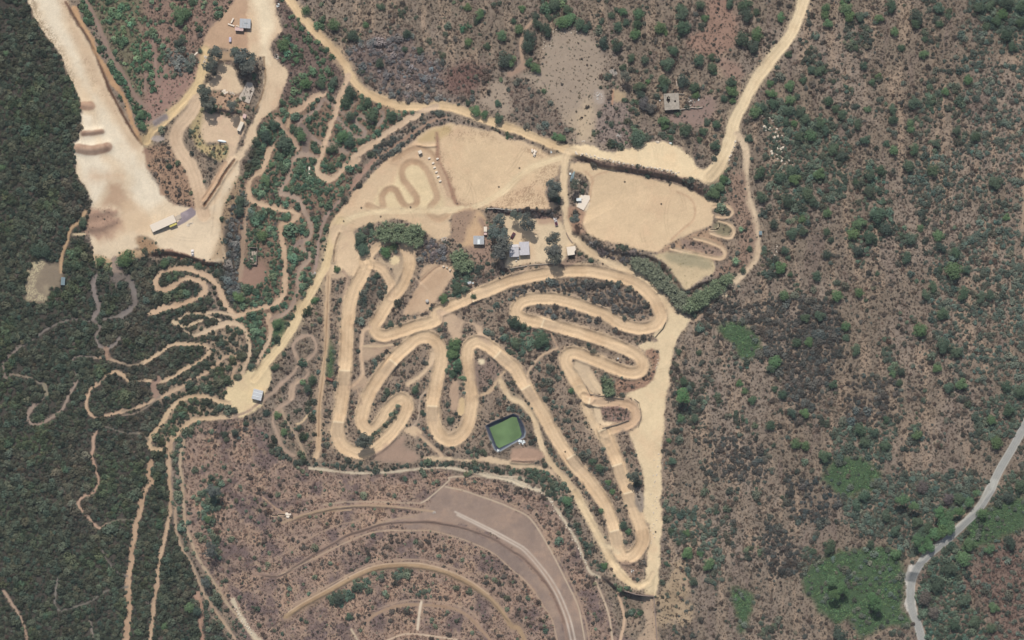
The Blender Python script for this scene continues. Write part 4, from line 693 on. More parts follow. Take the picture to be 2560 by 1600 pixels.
def hut(name, ax, ay, w, l, rot, h, roofm, wallm, label, cat, slope=-.25, ribs='y', extra=None, door=True, group=None):
    x, y = at(ax, ay); t = root(name, x, y, rot, label, cat, group)
    m = MB(); e = .12; tk = .15; W2, L2 = w / 2 - e, l / 2 - e; zf = h - .12
    m.box(-W2, W2, -L2, -L2 + tk, -.6, zf); m.box(-W2, W2, L2 - tk, L2, -.6, zf + (-slope if slope > 0 else 0)); m.box(-W2, -W2 + tk, -L2 + tk, L2 - tk, -.6, zf); m.box(W2 - tk, W2, -L2 + tk, L2 - tk, -.6, zf)
    m.build('wall', wallm, t)
    r = MB(); corrugated(r, -w / 2, w / 2, -l / 2, l / 2, h + slope / 2, h - slope / 2, ribs); r.build('roof', roofm, t)
    if door:
        dm = MB().box(-.45, .45, -L2 - .04, -L2 + .0, 0, 2.0 if h > 2.2 else h - .4).build('door', M_wood, t); MB().box(.28, .36, -L2 - .08, -L2 - .04, .95, 1.05).build('handle', M_zinc, dm)
        wm = MB().box(W2, W2 + .04, -.5, .5, 1.0, min(1.9, h - .5)).build('window', M_glass, t); MB().box(W2 + .0, W2 + .07, -.6, .6, .9, .98).build('sill', M_conc, wm)
    if extra: extra(t, w, l, h)
    return t

# ---- shed and outbuildings in the north-west compound
def ex(t, w, l, h):
    MB().box(-.55, 1.5, -.05, .2, h + .05, h + .14).build('ridge_vent', M_blue, t)
    b = MB(); 
    for xx in (-1.3, .9): b.box(xx, xx + .07, -l / 2 + .1, l / 2 - .1, h + .0, h + .12)
    b.build('roof_batten', M_wall, t)
hut('metal_shed', 614, 59.8, 6.4, 5.5, -3, 2.9, M_zinc, M_wall, "grey sheet-metal shed beside the wide pale road, with a pink-roofed hut at its corner", "shed", -.15, 'y', ex)
hut('small_hut', 599, 73.8, 4.9, 2.0, -4, 2.4, M_pink, M_brick, "low pink-roofed hut at the corner of the grey metal shed", "hut", -.1)
def board(ax, ay, w, l, rot, label, z=1.5, m=None, name='white_board'):
    x, y = at(ax, ay); t = root(name, x, y, rot, label, "panel")
    MB().box(-w / 2, w / 2, -l / 2, l / 2, z, z + .12).build('panel', m or M_cream, t, bevel=.02)
    for sx in (-1, 1): MB().box(sx * (w / 2 - .2) - .05, sx * (w / 2 - .2) + .05, -l / 2 + .08, l / 2 - .08, -.2, z).build('trestle', M_wood, t)
    return t
board(581, 51.5, 3.2, .85, 64, "long white panel leaning north beside the grey metal shed, upright of the T shape", .9, name='white_board')
board(578, 62.5, 4.0, .8, -20, "white panel lying crosswise at the foot of the T shape by the grey metal shed", .7, name='white_board')
board(594.5, 65.3, 1.9, .6, -14, "short white panel between the T shape and the grey metal shed", .6, name='white_board')
def tank(ax, ay, w, l, h, m, label, rot=0, name='water_tank'):
    x, y = at(ax, ay); t = root(name, x, y, rot, label, "tank"); MB().box(-w / 2, w / 2, -l / 2, l / 2, -.1, h).build('body', m, t, bevel=.12)
    MB().cyl(0, 0, h, h + .1, .25, .22).build('lid', M_zinc, t); return t
tank(576, 99.5, 1.4, 2.9, 1.5, M_lav, "lilac plastic tank on the bare ground south of the pink-roofed hut")
board(488, 135.5, 4.0, .85, 38, "white board lying at a slant beside a shrub, west of the tree-shaded yard", .12, name='white_board')
def rubble(ax, ay, rx, ry, n, label, m=None, sz=.5, flat=.35, name='rubble_pile', seed=0, rot=0):
    n = max(n, 6); rx, ry = min(rx, sz * n * .2 + .2), min(ry, sz * n * .2 + .2)
    r = random.Random(seed + int(ax)); x, y = at(ax, ay); mb = MB()
    for i in range(n):
        a = r.random() * 6.28; q = math.sqrt(r.random()); u, v = rx * q * math.cos(a), ry * q * math.sin(a)
        cs, sn = math.cos(R(rot)), math.sin(R(rot)); u, v = u * cs - v * sn, u * sn + v * cs
        s1, s2, s3 = sz * r.uniform(.4, 1.3), sz * r.uniform(.4, 1.1), sz * flat * r.uniform(.5, 1.4); z = H(x + u, y + v) - H(x, y) + (1 - q) * sz * .8 * r.random()
        pr = []
        for zz, k in ((z - .15, 1), (z + s3, r.uniform(.55, .9))):
            for j in range(5): b = 6.28 * j / 5 + r.uniform(-.25, .25); pr.append((u + s1 * k * math.cos(b), v + s2 * k * math.sin(b), zz + r.uniform(-.05, .05)))
        mb.add(pr, [(4, 3, 2, 1, 0), (5, 6, 7, 8, 9)] + [(j, (j + 1) % 5, 5 + (j + 1) % 5, 5 + j) for j in range(5)])
    o = mb.build(name, m or M_stone); o.location = (x, y, H(x, y)); return tag(o, label, "rubble")
rubble(514, 142, 1.0, .9, 8, "upper heap of pale rubble at the lane edge, west of the tree-shaded yard", sz=.7); rubble(510, 152.5, 1.1, 1.0, 10, "lower heap of broken white stones at the lane edge, west of the shaded yard", sz=.5)
rubble(606, 131.5, 1.4, .5, 6, "white stones lying in a short row north of the shaded yard trees", sz=.6)
rubble(563, 229, 1.7, 1.0, 9, "flattened cream sheet and rubble in the yard west of the cracked concrete slab", M_cream, .9, .15); rubble(578, 233, 2.2, 1.0, 22, "scattered white debris between the cream sheet and the cracked concrete slab", sz=.45, rot=-25)
def slab(pts, label, h=.25, m=None, name='concrete_slab', z=None):
    c = pts.mean(0); zz = max(H(a, b) for a, b in pts) if z is None else z
    o = MB().prism([(a - c[0], b - c[1]) for a, b in pts], -1.2, h).build(name, m or M_conc); o.location = (c[0], c[1], zz); return tag(o, label, "slab")
s_ = [(617.5, 205), (630.8, 207), (636.7, 223), (623.5, 259), (609.6, 253.5), (595.7, 247.7), (600, 238), (605.6, 229.8)]
so = slab(px(s_[::-1]), "pale cracked concrete slab beside the road, at the east side of the tree-shaded yard")
for i, (a, b, c_, d_) in enumerate([(617, 216, 608, 247), (630, 220, 625, 235), (622, 240, 624, 247)]):
    x, y = at((a + c_) / 2, (b + d_) / 2); L = math.hypot(a - c_, b - d_) * S; rr = math.atan2(-(d_ - b), c_ - a)
    MB().box(-L / 2, L / 2, -.12, .12, 0, .02, 0, rr, (0, 0)).build('crack', M_dark, so).location = (x - so.location[0], y - so.location[1], .235)
def trailer(ax, ay, l, w, h, rot, label, m=M_white, name='box_trailer', cat="trailer"):
    x, y = at(ax, ay); t = root(name, x, y, rot, label, cat)
    MB().box(-l / 2, l / 2, -w / 2, w / 2, .6, h).build('body', m, t, bevel=.06)
    rb = MB()
    for i in range(1, int(l / .8)): rb.box(-l / 2 + i * .8, -l / 2 + i * .8 + .06, -w / 2 + .05, w / 2 - .05, h, h + .04)
    rb.build('roof_rib', M_wall, t)
    for sx in (-.25, .25):
        for sy in (-1, 1): MB().cyl(sx * l, .35, sy * (w / 2 - .1) - .1, sy * (w / 2 - .1) + .1, .35, n=12, axis='y').build('wheel', M_tyre, t)
    MB().box(l / 2, l / 2 + .9, -.06, .06, .5, .6).build('drawbar', M_rust, t); return t
trailer(602, 316.5, 5.7, 2.2, 2.5, 66, "white box trailer parked by the ditch east of the lower yard")
hut('pink_hut', 612, 291, 2.0, 2.4, -22, 2.1, M_pink, M_brick, "tiny pink-roofed hut just above the white box trailer by the ditch", "hut", -.1, door=False)
def tarp(ax, ay, l, w, h, rot, m, label, name='covered_boat', cat="boat"):
    x, y = at(ax, ay); vs = []; n = 12; k = 7
    for i in range(n + 1):
        t = -1 + 2 * i / n; ww = w / 2 * (1 - abs(t) ** 3) ** .5 + .02
        for j in range(k): a = math.pi * j / (k - 1); vs.append((t * l / 2, -ww * math.cos(a), -.1 + (h * (1 - .3 * t * t) + random.uniform(-.04, .04)) * math.sin(a)))
    fs = [(i * k + j, i * k + j + 1, (i + 1) * k + j + 1, (i + 1) * k + j) for i in range(n) for j in range(k - 1)]
    o = MB().add(vs, fs).build(name, m, smooth=True); o.location = (x, y, H(x, y)); o.rotation_euler = (0, 0, R(rot)); return tag(o, label, cat)
tarp(554.7, 353, 5.4, 1.5, .8, -9, M_clear, "long white upturned boat hull at the south end of the lower yard")
rubble(601, 258 + 25, .7, .4, 3, "small pale blue sheet lying beside the round tree of the lower yard", M_blue, .5, .1, name='blue_sheet') if False else None
# ---- long white building, yellow annex
def ex2(t, w, l, h):
    x_ = MB(); corrugated(x_, w / 2 - 4.9, w / 2 - .4, -l / 2 - 1.45, -l / 2 - .1, h - .75, h - .5); x_.build('annex_roof', M_yel, t)
    MB().box(w / 2 - 4.7, w / 2 - .6, -l / 2 - 1.3, -l / 2 - .05, -.5, h - .85).build('annex', M_wall, t)
hut('long_building', 409.8, 559.3, 15.2, 4.6, 24, 3.1, M_cream, M_wall, "long white-roofed building with a yellow lean-to, in the big bare yard", "building", -.12, 'y', ex2)
x, y = at(445.5, 543.7); o = MB().box(-1.75, 1.75, -1.25, 1.25, -.5, .35).build('concrete_slab', M_conc); o.location = (x, y, H(x, y)); o.rotation_euler = (0, 0, R(24)); tag(o, "square pale concrete base against the east end of the long white building", "slab")
rubble(475, 559, 2.8, .9, 26, "strip of pale rubble on the south edge of the grey gravel pad", sz=.5, rot=38)
def car(ax, ay, rot, label, body, l=4.2, w=1.75, cabin=None, bed=False, group=None, bedm=None):
    x, y = at(ax, ay); t = root('pickup_truck' if bed else 'parked_car', x, y, rot, label, "pickup" if bed else "car", group)
    prof = [(-l / 2, .35), (-l / 2, .8), (-l / 2 + .25, .95), (l / 2 - 1.2, 1.0), (l / 2 - .15, .85), (l / 2, .6), (l / 2, .35)] if not bed else [(-l / 2, .4), (-l / 2, 1.0), (-.3, 1.0), (l / 2 - 1.2, 1.05), (l / 2 - .1, .9), (l / 2, .6), (l / 2, .4)]
    n = len(prof); vs = [(a, -w / 2, b) for a, b in prof] + [(a, w / 2, b) for a, b in prof]
    MB().add(vs, [tuple(range(n))[::-1], tuple(range(n, 2 * n))] + [(i, (i + 1) % n, n + (i + 1) % n, n + i) for i in range(n)]).build('body', body, t, bevel=.06)
    c0, c1 = (-l / 2 + .35, l / 2 - 1.3) if not bed else (-.35, l / 2 - 1.25)
    cv = [(c0, -w / 2 + .08, .95), (c1, -w / 2 + .08, .98), (c1, w / 2 - .08, .98), (c0, w / 2 - .08, .95), (c0 + .35, -w / 2 + .22, 1.48), (c1 - .6, -w / 2 + .22, 1.48), (c1 - .6, w / 2 - .22, 1.48), (c0 + .35, w / 2 - .22, 1.48)]
    MB().add(cv, [(0, 1, 5, 4), (1, 2, 6, 5), (2, 3, 7, 6), (3, 0, 4, 7), (4, 5, 6, 7)]).build('windows', M_glass, t)
    MB().box(c0 + .38, c1 - .62, -w / 2 + .24, w / 2 - .24, 1.48, 1.54).build('roof', cabin or body, t, bevel=.03)
    if bed: MB().box(-l / 2 + .1, -.45, -w / 2 + .12, w / 2 - .12, 1.0, 1.02).build('load_bed', bedm or M_maroon, t)
    for sx in (-l / 2 + .8, l / 2 - .8):
        for sy in (-1, 1):
            wv = MB().cyl(sx, .33, sy * (w / 2 - .1) - .1, sy * (w / 2 - .1) + .1, .33, n=14, axis='y').build('wheel', M_tyre, t)
    for sy in (-1, 1): MB().box(l / 2 - .02, l / 2 + .02, sy * (w / 2 - .3) - .18, sy * (w / 2 - .3) + .18, .62, .76).build('headlight', M_clear, t); MB().box(-l / 2 - .02, -l / 2 + .02, sy * (w / 2 - .25) - .12, sy * (w / 2 - .25) + .12, .68, .82).build('tail_light', M_maroon, t)
    return t
car(483, 632, 95, "small white car parked alone near the south edge of the big bare yard", M_carw, 3.7, 1.6)
car(1389.5, 554, 103, "white pickup with a dark maroon load bed, parked below the bank in the farmhouse yard", M_carw, 5.0, 1.85, bed=True)
car(1282, 589, 60, "dark maroon car half under the tall trees north of the grey-roofed farmhouse", M_maroon, 3.9, 1.7)
# ---- derelict roofless block
def ruin(ax, ay, w, l, rot, h, label):
    x, y = at(ax, ay); t = root('roofless_ruin', x, y, rot, label, "ruin"); m = MB(); k = .3
    m.box(-w / 2, w / 2, l / 2 - k, l / 2, -.5, h); m.box(-w / 2, w / 2, -l / 2, -l / 2 + k, -.5, h * .8); m.box(-w / 2, -w / 2 + k, -l / 2 + k, l / 2 - k, -.5, h * .5); m.box(w / 2 - k, w / 2, -l / 2 + k, l / 2 - k, -.5, h * .9)
    m.build('wall', M_brick, t); MB().box(-w / 2 + k, w / 2 - k, -l / 2 + k, l / 2 - k, -.2, .12).build('floor', M_wall, t)
    MB().box(-w / 2 + k, w / 2 - k, -.6, -.4, .12, .5).build('partition', M_brick, t); MB().box(-.1, .1, -.4, 2.2, .12, .6).build('partition', M_brick, t)
ruin(633, 640, 4.9, 10.0, -3, 2.2, "roofless ruined block between two wooded trails, east of the big bare yard")
hut('field_hut', 158.5, 703, 2.4, 4.6, -4, 1.9, M_blue, M_brick, "small dark-roofed hut at the east edge of the clearing in the western wood", "hut", -.1, door=False)
board(773.5, 426, .95, 4.2, 0, "narrow white panel standing in the scrub beside the wooded trails", .8, name='white_board')
hut('booth', 1050.5, 380.5, 2.1, 2.0, 25, 2.3, M_white, M_wall, "tiny white booth on the practice ground", "booth", -.05, door=False)
prev = None
for i, (a, b) in enumerate([(1083, 407.6), (1086.5, 418.9), (1091, 430), (1095.5, 441.5), (1100.4, 452.5), (1073, 395.5), (1093.8, 397)]):
    x, y = at(a, b)
    if prev is None: prev = MB().box(-.75, .75, -.45, .45, -.15, .75).build('concrete_block', M_cream, bevel=.04); o = prev
    else: o = prev.copy(); COL.objects.link(o)
    o.location = (x, y, H(x, y)); o.rotation_euler = (0, 0, R(20)); o.name = 'concrete_block'
    tag(o, ["topmost of the five cream blocks in the row on the practice ground", "second from the top of the five cream blocks in the row on the practice ground", "middle cream block of the five in the row on the practice ground", "fourth from the top of the five cream blocks in the row on the practice ground", "lowest of the five cream blocks in the row on the practice ground", "cream block set apart between the white booth and the row of blocks", "cream block set apart at the scrubby east edge of the practice ground"][i], "block", "cream blocks on the practice ground")
# ---- farmhouse group
def ex3(t, w, l, h):
    MB().box(-.75, .75, -l / 2 + .1, .35, h + .06, h + .11).build('skylight', M_clear, t)
hut('sheet_roof_cabin', 1197, 600.6, 6.3, 5.1, 0, 2.9, M_zinc, M_wall, "square cabin with a ribbed pale roof and a bright skylight, west of the tall trees", "cabin", -.3, 'y', ex3)
x, y = at(1213.6, 577.5); t = root('box_truck', x, y, 90, "small truck with a white box and pink cab parked at the corner of the cabin", "truck")
MB().box(-.5, 2.5, -.95, .95, .7, 2.6).build('cargo_box', M_white, t, bevel=.05); MB().box(-2.4, -.6, -.9, .9, .5, 1.9).build('cab', M_pink, t, bevel=.1); MB().box(-2.43, -1.9, -.8, .8, 1.15, 1.75).build('windscreen', M_glass, t); MB().box(-2.3, 2.4, -.4, .4, .4, .68).build('chassis', M_rust, t)
for sx in (-1.7, 1.6):
    for sy in (-1, 1): MB().cyl(sx, .4, sy * .85 - .12, sy * .85 + .12, .4, n=14, axis='y').build('wheel', M_tyre, t)
x, y = at(1297.5, 624); t = root('farmhouse', x, y, 2.5, "grey-roofed farmhouse of two joined wings beside the tall dark trees", "house")
MB().box(-5.7, -.25, -3.9, 2.6, -.6, 2.5).box(.25, 5.9, -3.2, 4.1, -.6, 2.9).box(-.25, .25, .5, 2.4, -.6, 2.6).build('wall', M_white, t)
r = MB(); corrugated(r, -6.0, -.1, 1.5, 3.1, 3.15, 2.7, 'y'); r.build('north_roof', M_zinc2, t)
r = MB(); corrugated(r, -5.8, -.1, -4.2, 1.42, 2.65, 3.15, 'y'); r.build('west_roof', M_zinc2, t)
r = MB(); corrugated(r, 0.12, 6.1, -3.4, 4.4, 3.15, 3.45, 'y'); r.build('east_roof', M_zinc2, t)
c_ = MB().box(-.05, .75, .6, 1.2, 2.8, 4.3).build('chimney', M_dark, t); MB().box(-.12, .82, .53, 1.27, 4.3, 4.4).build('chimney_cap', M_brick, c_)
d_ = MB().box(2.2, 3.1, -3.25, -3.2, 0, 2.0).build('door', M_wood, t); MB().box(2.25, 2.33, -3.3, -3.25, .95, 1.05).build('handle', M_zinc, d_)
for xx, yy in ((-4.2, -3.95), (-1.9, -3.95), (4.3, -3.25)):
    wv = MB().box(xx - .5, xx + .5, yy - .03, yy + .02, .9, 1.9).build('window', M_glass, t); MB().box(xx - .6, xx + .6, yy - .12, yy, .82, .9).build('sill', M_conc, wv)
x, y = at(1295.6, 645.3); o = MB().cyl(0, 0, -.1, 1.3, .45, .45, 16).cyl(0, 0, 1.3, 1.42, .3, .2, 12).build('water_drum', M_clear); o.location = (x, y, H(x, y)); tag(o, "round white drum against the south wall of the farmhouse", "drum")
x, y = at(1290.5, 651.8); o = MB().box(-.45, .45, -.35, .35, -.1, .8).build('chest', M_white, bevel=.05); o.location = (x, y, H(x, y)); tag(o, "small white chest on the ground just south of the farmhouse", "box")
# kiosk with a notched corner
x, y = at(1428.5, 627); t = root('white_kiosk', x, y, 8, "white flat-roofed kiosk with a notched corner beside the access lane", "kiosk")
out = [(-2.6, -2.5), (1.6, -2.5), (1.6, -.7), (2.1, -.7), (2.1, 0), (2.6, 0), (2.6, 2.5), (-2.6, 2.5)]
MB().prism([(a * .93, b * .93) for a, b in out], -.6, 2.9).build('wall', M_white, t); rr = MB().prism(out, 2.9, 3.1).build('roof', M_cream, t); MB().box(-.4, .5, -2.42, -2.34, 0, 2.0).build('door', M_wood, t); MB().box(-2.48, -2.42, -.6, .6, 1, 1.9).build('window', M_glass, t)
def lowwall(pts, h, th, label, m=None, name='low_wall', z0=-.8):
    p = px(pts); t = MB(); x0, y0 = p[0]
    for a, b in zip(p[:-1], p[1:]):
        L = np.hypot(*(b - a)); n = max(1, int(L / 2.5)); u = (b - a) / L; v = np.array([-u[1], u[0]]) * th / 2
        for i in range(n):
            q0 = a + u * L * i / n; q1 = a + u * L * (i + 1) / n - u * .003; c = (q0 + q1) / 2; z = H(*c) - H(x0, y0)
            cs = [q0 - v, q1 - v, q1 + v, q0 + v]; t.add([(c_[0] - x0, c_[1] - y0, z + zz) for zz in (z0, h + random.uniform(-.04, .04)) for c_ in cs], [(0, 3, 2, 1), (4, 5, 6, 7), (0, 1, 5, 4), (1, 2, 6, 5), (2, 3, 7, 6), (3, 0, 4, 7)])
    o = t.build(name, m or M_wall); o.location = (x0, y0, H(x0, y0)); return tag(o, label, "wall")
lowwall([(1276, 671), (1300, 667), (1318, 664)], .8, .3, "low garden wall along the south edge of the farmhouse yard, western length", M_conc)
lowwall([(1322, 663), (1350, 661), (1382, 659), (1404, 650)], .7, .3, "low garden wall along the south edge of the farmhouse yard, eastern length under the tall tree", M_conc)
lowwall([(1415, 581), (1421, 594), (1431, 607)], .5, .5, "short earth-coloured wall beside the lane above the white kiosk", M_brick)
lowwall([(1218, 521), (1236, 521), (1255, 523), (1290, 527)], .7, .4, "pale stone wall on top of the bank above the farmhouse yard", M_stone2)
slab(px([(1453, 487), (1474, 489), (1475, 498), (1459, 526), (1441.7, 516.7), (1446, 506)][::-1]), "cream concrete slab at the west edge of the oval arena", .3, M_cream)
trailer(1447, 499, 2.9, 1.8, 2.0, 2, "small white box trailer parked on the cream slab by the arena", M_clear)
tarp(1429.5, 444, 6.0, 1.5, .9, 72, M_blue, "long blue-grey tarpaulin heap beside the lane, left of the stone pile", 'tarpaulin_heap', "tarpaulin"); tarp(1434, 438, 5.0, 1.0, .7, 80, plain("grey_tarp", 150, 168, 166), "narrow grey tarpaulin heap right beside the blue-grey one, by the lane", 'tarpaulin_heap', "tarpaulin")
rubble(1446, 455, 2.2, 1.6, 22, "heap of pale planks and stones at the north-west corner of the oval arena", M_stone, .5); x, y = at(1425.5, 434.5); o = MB().box(-.5, .5, -.6, .6, -.1, .7).build('white_crate', M_clear, bevel=.04); o.location = (x, y, H(x, y)); tag(o, "small white crate at the top of the tarpaulin heaps", "crate")
# concrete ruin with holed roof
x, y = at(1678.3, 254.8); t = root('concrete_ruin', x, y, 4, "derelict concrete block with two holes broken through its flat roof", "ruin"); w, l = 8.8, 9.7
m = MB(); k = .3; m.box(-w / 2 + .1, w / 2 - .1, -l / 2 + .1, -l / 2 + k, -.6, 2.9).box(-w / 2 + .1, w / 2 - .1, l / 2 - k, l / 2 - .1, -.6, 2.9).box(-w / 2 + .1, -w / 2 + k, -l / 2 + k, l / 2 - k, -.6, 2.9).box(w / 2 - k, w / 2 - .1, -l / 2 + k, l / 2 - k, -.6, 2.9); m.build('wall', M_brick, t)
g = .35; nx, ny = int(w / g), int(l / g); m = MB()
for i in range(nx):
    for j in range(ny):
        cx = -w / 2 + (i + .5) * w / nx; cy = -l / 2 + (j + .5) * l / ny
        if ((cx + 1.85) / 1.0) ** 2 + ((cy - 1.3) / 1.9) ** 2 < 1 + .3 * math.sin(5 * cx + 3 * cy) or abs(cx - 2.15) < .4 and abs(cy + .0) < .4 or abs(cx + 3.6) < .2 and abs(cy - 3.9) < .35: continue
        m.box(-w / 2 + i * w / nx, -w / 2 + (i + 1) * w / nx, -l / 2 + j * l / ny, -l / 2 + (j + 1) * l / ny, 2.9, 3.12)
m.build('roof', plain("ruin_roof", 172, 162, 148, .95, 0, .2, .8, .3), t); MB().box(-1.8, -1.0, 1.9, 2.6, 0, 2.3).build('fallen_slab', M_conc, t); MB().box(-w / 2 + k, w / 2 - k, -l / 2 + k, l / 2 - k, -.3, .05).build('floor', M_brick, t)
MB().box(-.5, .5, -l / 2 + .02, -l / 2 + .1, 0, 2.0).build('doorway', M_dark, t)
lowwall([(1698.5, 273.5), (1712, 272), (1730, 269), (1744, 270), (1757, 267.5)], .9, .4, "low broken wall running east from the holed concrete block", M_conc); lowwall([(1696.5, 234.8), (1711, 235)], .9, .3, "short wall stub at the upper corner of the holed concrete block", M_conc)
x, y = at(1703, 195.5); t = root('water_tower', x, y, 0, "small raised pale tank among trees, above the holed concrete block", "tank"); MB().box(-1.6, 1.6, -.7, .7, 2.4, 3.4).build('tank', M_conc, t, bevel=.04)
for a in (-1.3, 1.3):
    for b in (-.5, .5): MB().box(a - .1, a + .1, b - .1, b + .1, -.3, 2.4).build('leg', M_brick, t)
lowwall([(1691, 203), (1693, 216)], .5, .5, "narrow pale channel leading down from the raised tank", M_conc, 'channel')
rubble(1728, 252, 2.6, 4.2, 26, "pale stones scattered among bushes right of the holed concrete block", M_stone2, .5); rubble(1746, 248, 1.0, .8, 7, "small cluster of white stones beyond the scattered stones right of the holed concrete block", M_clear, .4)
x, y = at(1649.5, 252); o = MB().cyl(0, 0, -.3, 1.6, .25, .22).cyl(0, 0, 1.6, 1.9, .35, .3).build('white_post', M_clear); o.location = (x, y, H(x, y)); tag(o, "white-topped post just left of the holed concrete block", "post")
m = MB()
for i in range(7): m.box(-3.4 + i * .2, 3.4 - i * .35, i * .45 - 1.6, i * .45 - 1.35, -.1, .25, 0, random.uniform(-.05, .05))
o = m.build('plank_pile', M_stone2); x, y = at(1536, 183); o.location = (x, y, H(x, y)); o.rotation_euler = (0, 0, R(-48)); tag(o, "row of long pale planks laid at a slant by the bare field", "planks")
rubble(1497, 240, 2.0, 3.0, 20, "patch of whitish broken concrete beside the yellow sand", M_stone2, .6, .12); rubble(1547, 338, 2.8, 1.6, 16, "scattered pale stones at the foot of the bare field, above the road bend", M_stone2, .5); rubble(1458, 354, 3.0, .35, 9, "thin row of white stones beside the road junction", M_stone, .45)
rubble(1642, 356, 1.8, .6, 9, "pale stones at the top edge of the wide road bulge, the left-hand group", M_stone, .6); rubble(1679, 358, 1.2, .8, 8, "whiter stones at the top edge of the wide road bulge, the right-hand group", M_clear, .6)
rubble(1332, 381, 2.0, 1.6, 6, "pale earth-and-rock mound at the top of the practice ground", M_cream, 1.6, .8); rubble(1377, 380, .8, .7, 5, "few white stones in the scrub strip below the road junction", M_clear, .5)
rubble(696, 14, 1.0, 1.3, 8, "white stones on the roadside slope at the very top of the photo", M_clear, .6); rubble(692, 142, 1.2, 1.6, 12, "whitish rubble spilled at the east edge of the wide pale road", M_stone2, .6); rubble(944, 113, 2.4, .6, 9, "light outcrop stones in the scrub right of the slanting road", M_stone2, .5); rubble(965, 138, 1.6, 1.4, 8, "sparse light stones below the outcrop in the scrub right of the slanting road", M_stone2, .4)
rubble(1110, 598, 2.2, 1.2, 22, "tangle of white branches at the south tip of the practice ground", M_stone2, .45); rubble(784, 685, 1.3, 1.7, 10, "pale boulders where the side trail meets the main lane", M_stone2, .8, .8)
rubble(1304, 1106.5, 1.6, 1.5, 12, "big pile of white broken slabs at the pond's corner", M_clear, .95, .3); rubble(1245.5, 1126.3, .7, .5, 5, "small white stones at the lowest corner of the pond", M_clear, .4); rubble(1336, 1100, 1.0, 1.5, 10, "white rubble between the pond and the outer lane", M_clear, .55)
rubble(1581, 1427, 1.0, .7, 6, "white rubble inside the sharp southern loop of the outer lane", M_clear, .5); rubble(1545, 896, .3, .3, 7, "single white stone in the dark strip inside the circuit's lowest hairpin", M_clear, .4) 
rubble(720, 1289, 1.5, 1.4, 3, "square cream slab at the west end of the upper terrace path", M_cream, 1.3, .2); rubble(762, 1273, 2.2, .4, 6, "thin pale kerb stones right of the square cream slab on the terrace", M_stone2, .5, .3)
rubble(1085, 1281, 1.6, .8, 8, "broken kerb stones at the end of the upper terrace path", M_stone2, .4)
rubble(125, 363, 3.0, .6, 9, "pale bare rocks showing in the dark western wood", M_stone2, .5); rubble(240, 680 + 55, .1, .1, 1, "x") if False else None
for i, (a, b, rr) in enumerate([(1109, 666.6, 1.0), (1117.5, 669.5, .8), (1125, 674.5, 1.05)]): rubble(a, b, .2, .2, 3, ["left-most of the three big white boulders above the fenced plot", "smaller middle one of the three white boulders above the fenced plot", "right-most of the three white boulders above the fenced plot"][i], M_stone, rr * .8, 1.0, name='boulder')
x, y = at(1068, 752.5); o = MB().cyl(0, 0, -.2, 1.4, 1.0, 1.0, 18).cyl(0, 0, 1.4, 1.6, .95, .4, 18).build('round_tank', M_stone2, smooth=False); o.location = (x, y, H(x, y)); tag(o, "round stone-coloured tank at the south end of the fenced plot", "tank")
x, y = at(1174, 707); t = root('lookout_platform', x, y, 18, "small raised lookout platform in the bushes above the long straight", "platform"); MB().box(-1.1, 1.1, -.7, .7, 2.7, 2.85).build('deck', M_zinc, t)
for a in (-.9, .9):
    for b in (-.55, .55): MB().box(a - .06, a + .06, b - .06, b + .06, -.3, 2.7).build('leg', M_wood, t)
MB().box(-1.1, 1.1, -.72, -.66, 2.85, 3.6).build('rail', M_wood, t)
x, y = at(1182.5, 707.8); o = MB().cyl(0, 0, -.1, .5, .5, .5, 12).cyl(0, 0, .5, .7, .5, .2, 12).build('white_drum', M_clear); o.location = (x, y, H(x, y)); tag(o, "small white drum to the right of the raised lookout platform", "drum")
x, y = at(824, 948.5); t = root('rusty_tank', x, y, -20, "rust-red horizontal tank lying beside the ditch lane", "tank"); MB().cyl(0, .75, -2.0, 2.0, .85, n=18, axis='x').build('barrel', M_rust, t, smooth=False)
for a in (-1.3, 1.3): MB().box(a - .12, a + .12, -.6, .6, -.2, .25).build('saddle', M_conc, t)
for a in (-1.1, 0, 1.1): MB().cyl(0, .75, a - .05, a + .05, .88, n=18, axis='x').build('hoop', M_rust, t)
hut('tin_hut', 644.7, 986.5, 5.7, 6.0, -14.5, 2.9, M_zinc, M_wall, "grey tin-roofed hut on the bare clearing where the wooded trails meet", "hut", -.25, 'x', lambda t, w, l, h: [MB().box(-w / 2 + .2, w / 2 - .2, q - .12, q + .12, h + .04 , h + .1).build('roof_strip', M_clear, t) for q in (1.2, -1.0)])
x, y = at(1900.5, 582.5); t = root('blue_shelter', x, y, -5, "small blue-grey shelter beside the lane east of the arena", "shelter"); MB().box(-.9, .9, -1.1, 1.1, 1.6, 1.75).build('roof', M_blue, t); 
for a in (-.8, .8):
    for b in (-1, 1): MB().box(a - .06, a + .06, b - .06, b + .06, -.3, 1.6).build('leg', M_wood, t)
lowwall([(1560, 1475), (1590, 1484), (1634, 1490), (1638, 1540), (1642, 1600)], 1.4, .5, "dark retaining wall at the foot of the run-out, turning down the photo's bottom edge", M_brick, 'retaining_wall')
lowwall([(1638, 843), (1657, 822), (1664, 806)], .5, .3, "dark rubber edging along the corner below the big right-hand bend", M_tyre, 'track_edging')
lowwall([(1465, 965), (1475, 985), (1510, 991), (1560, 997)], .6, .35, "dark edging bending along the top of the S-bend track", M_wood, 'track_edging'); lowwall([(1505, 1070), (1540, 1062), (1572, 1050)], .6, .35, "dark edging under the small square island of the S-bend", M_wood, 'track_edging'); lowwall([(1585, 997), (1598, 1006), (1604, 1040), (1596, 1068)], .4, .3, "thin curved edging on the outer side of the S-bend", M_wood, 'track_edging')
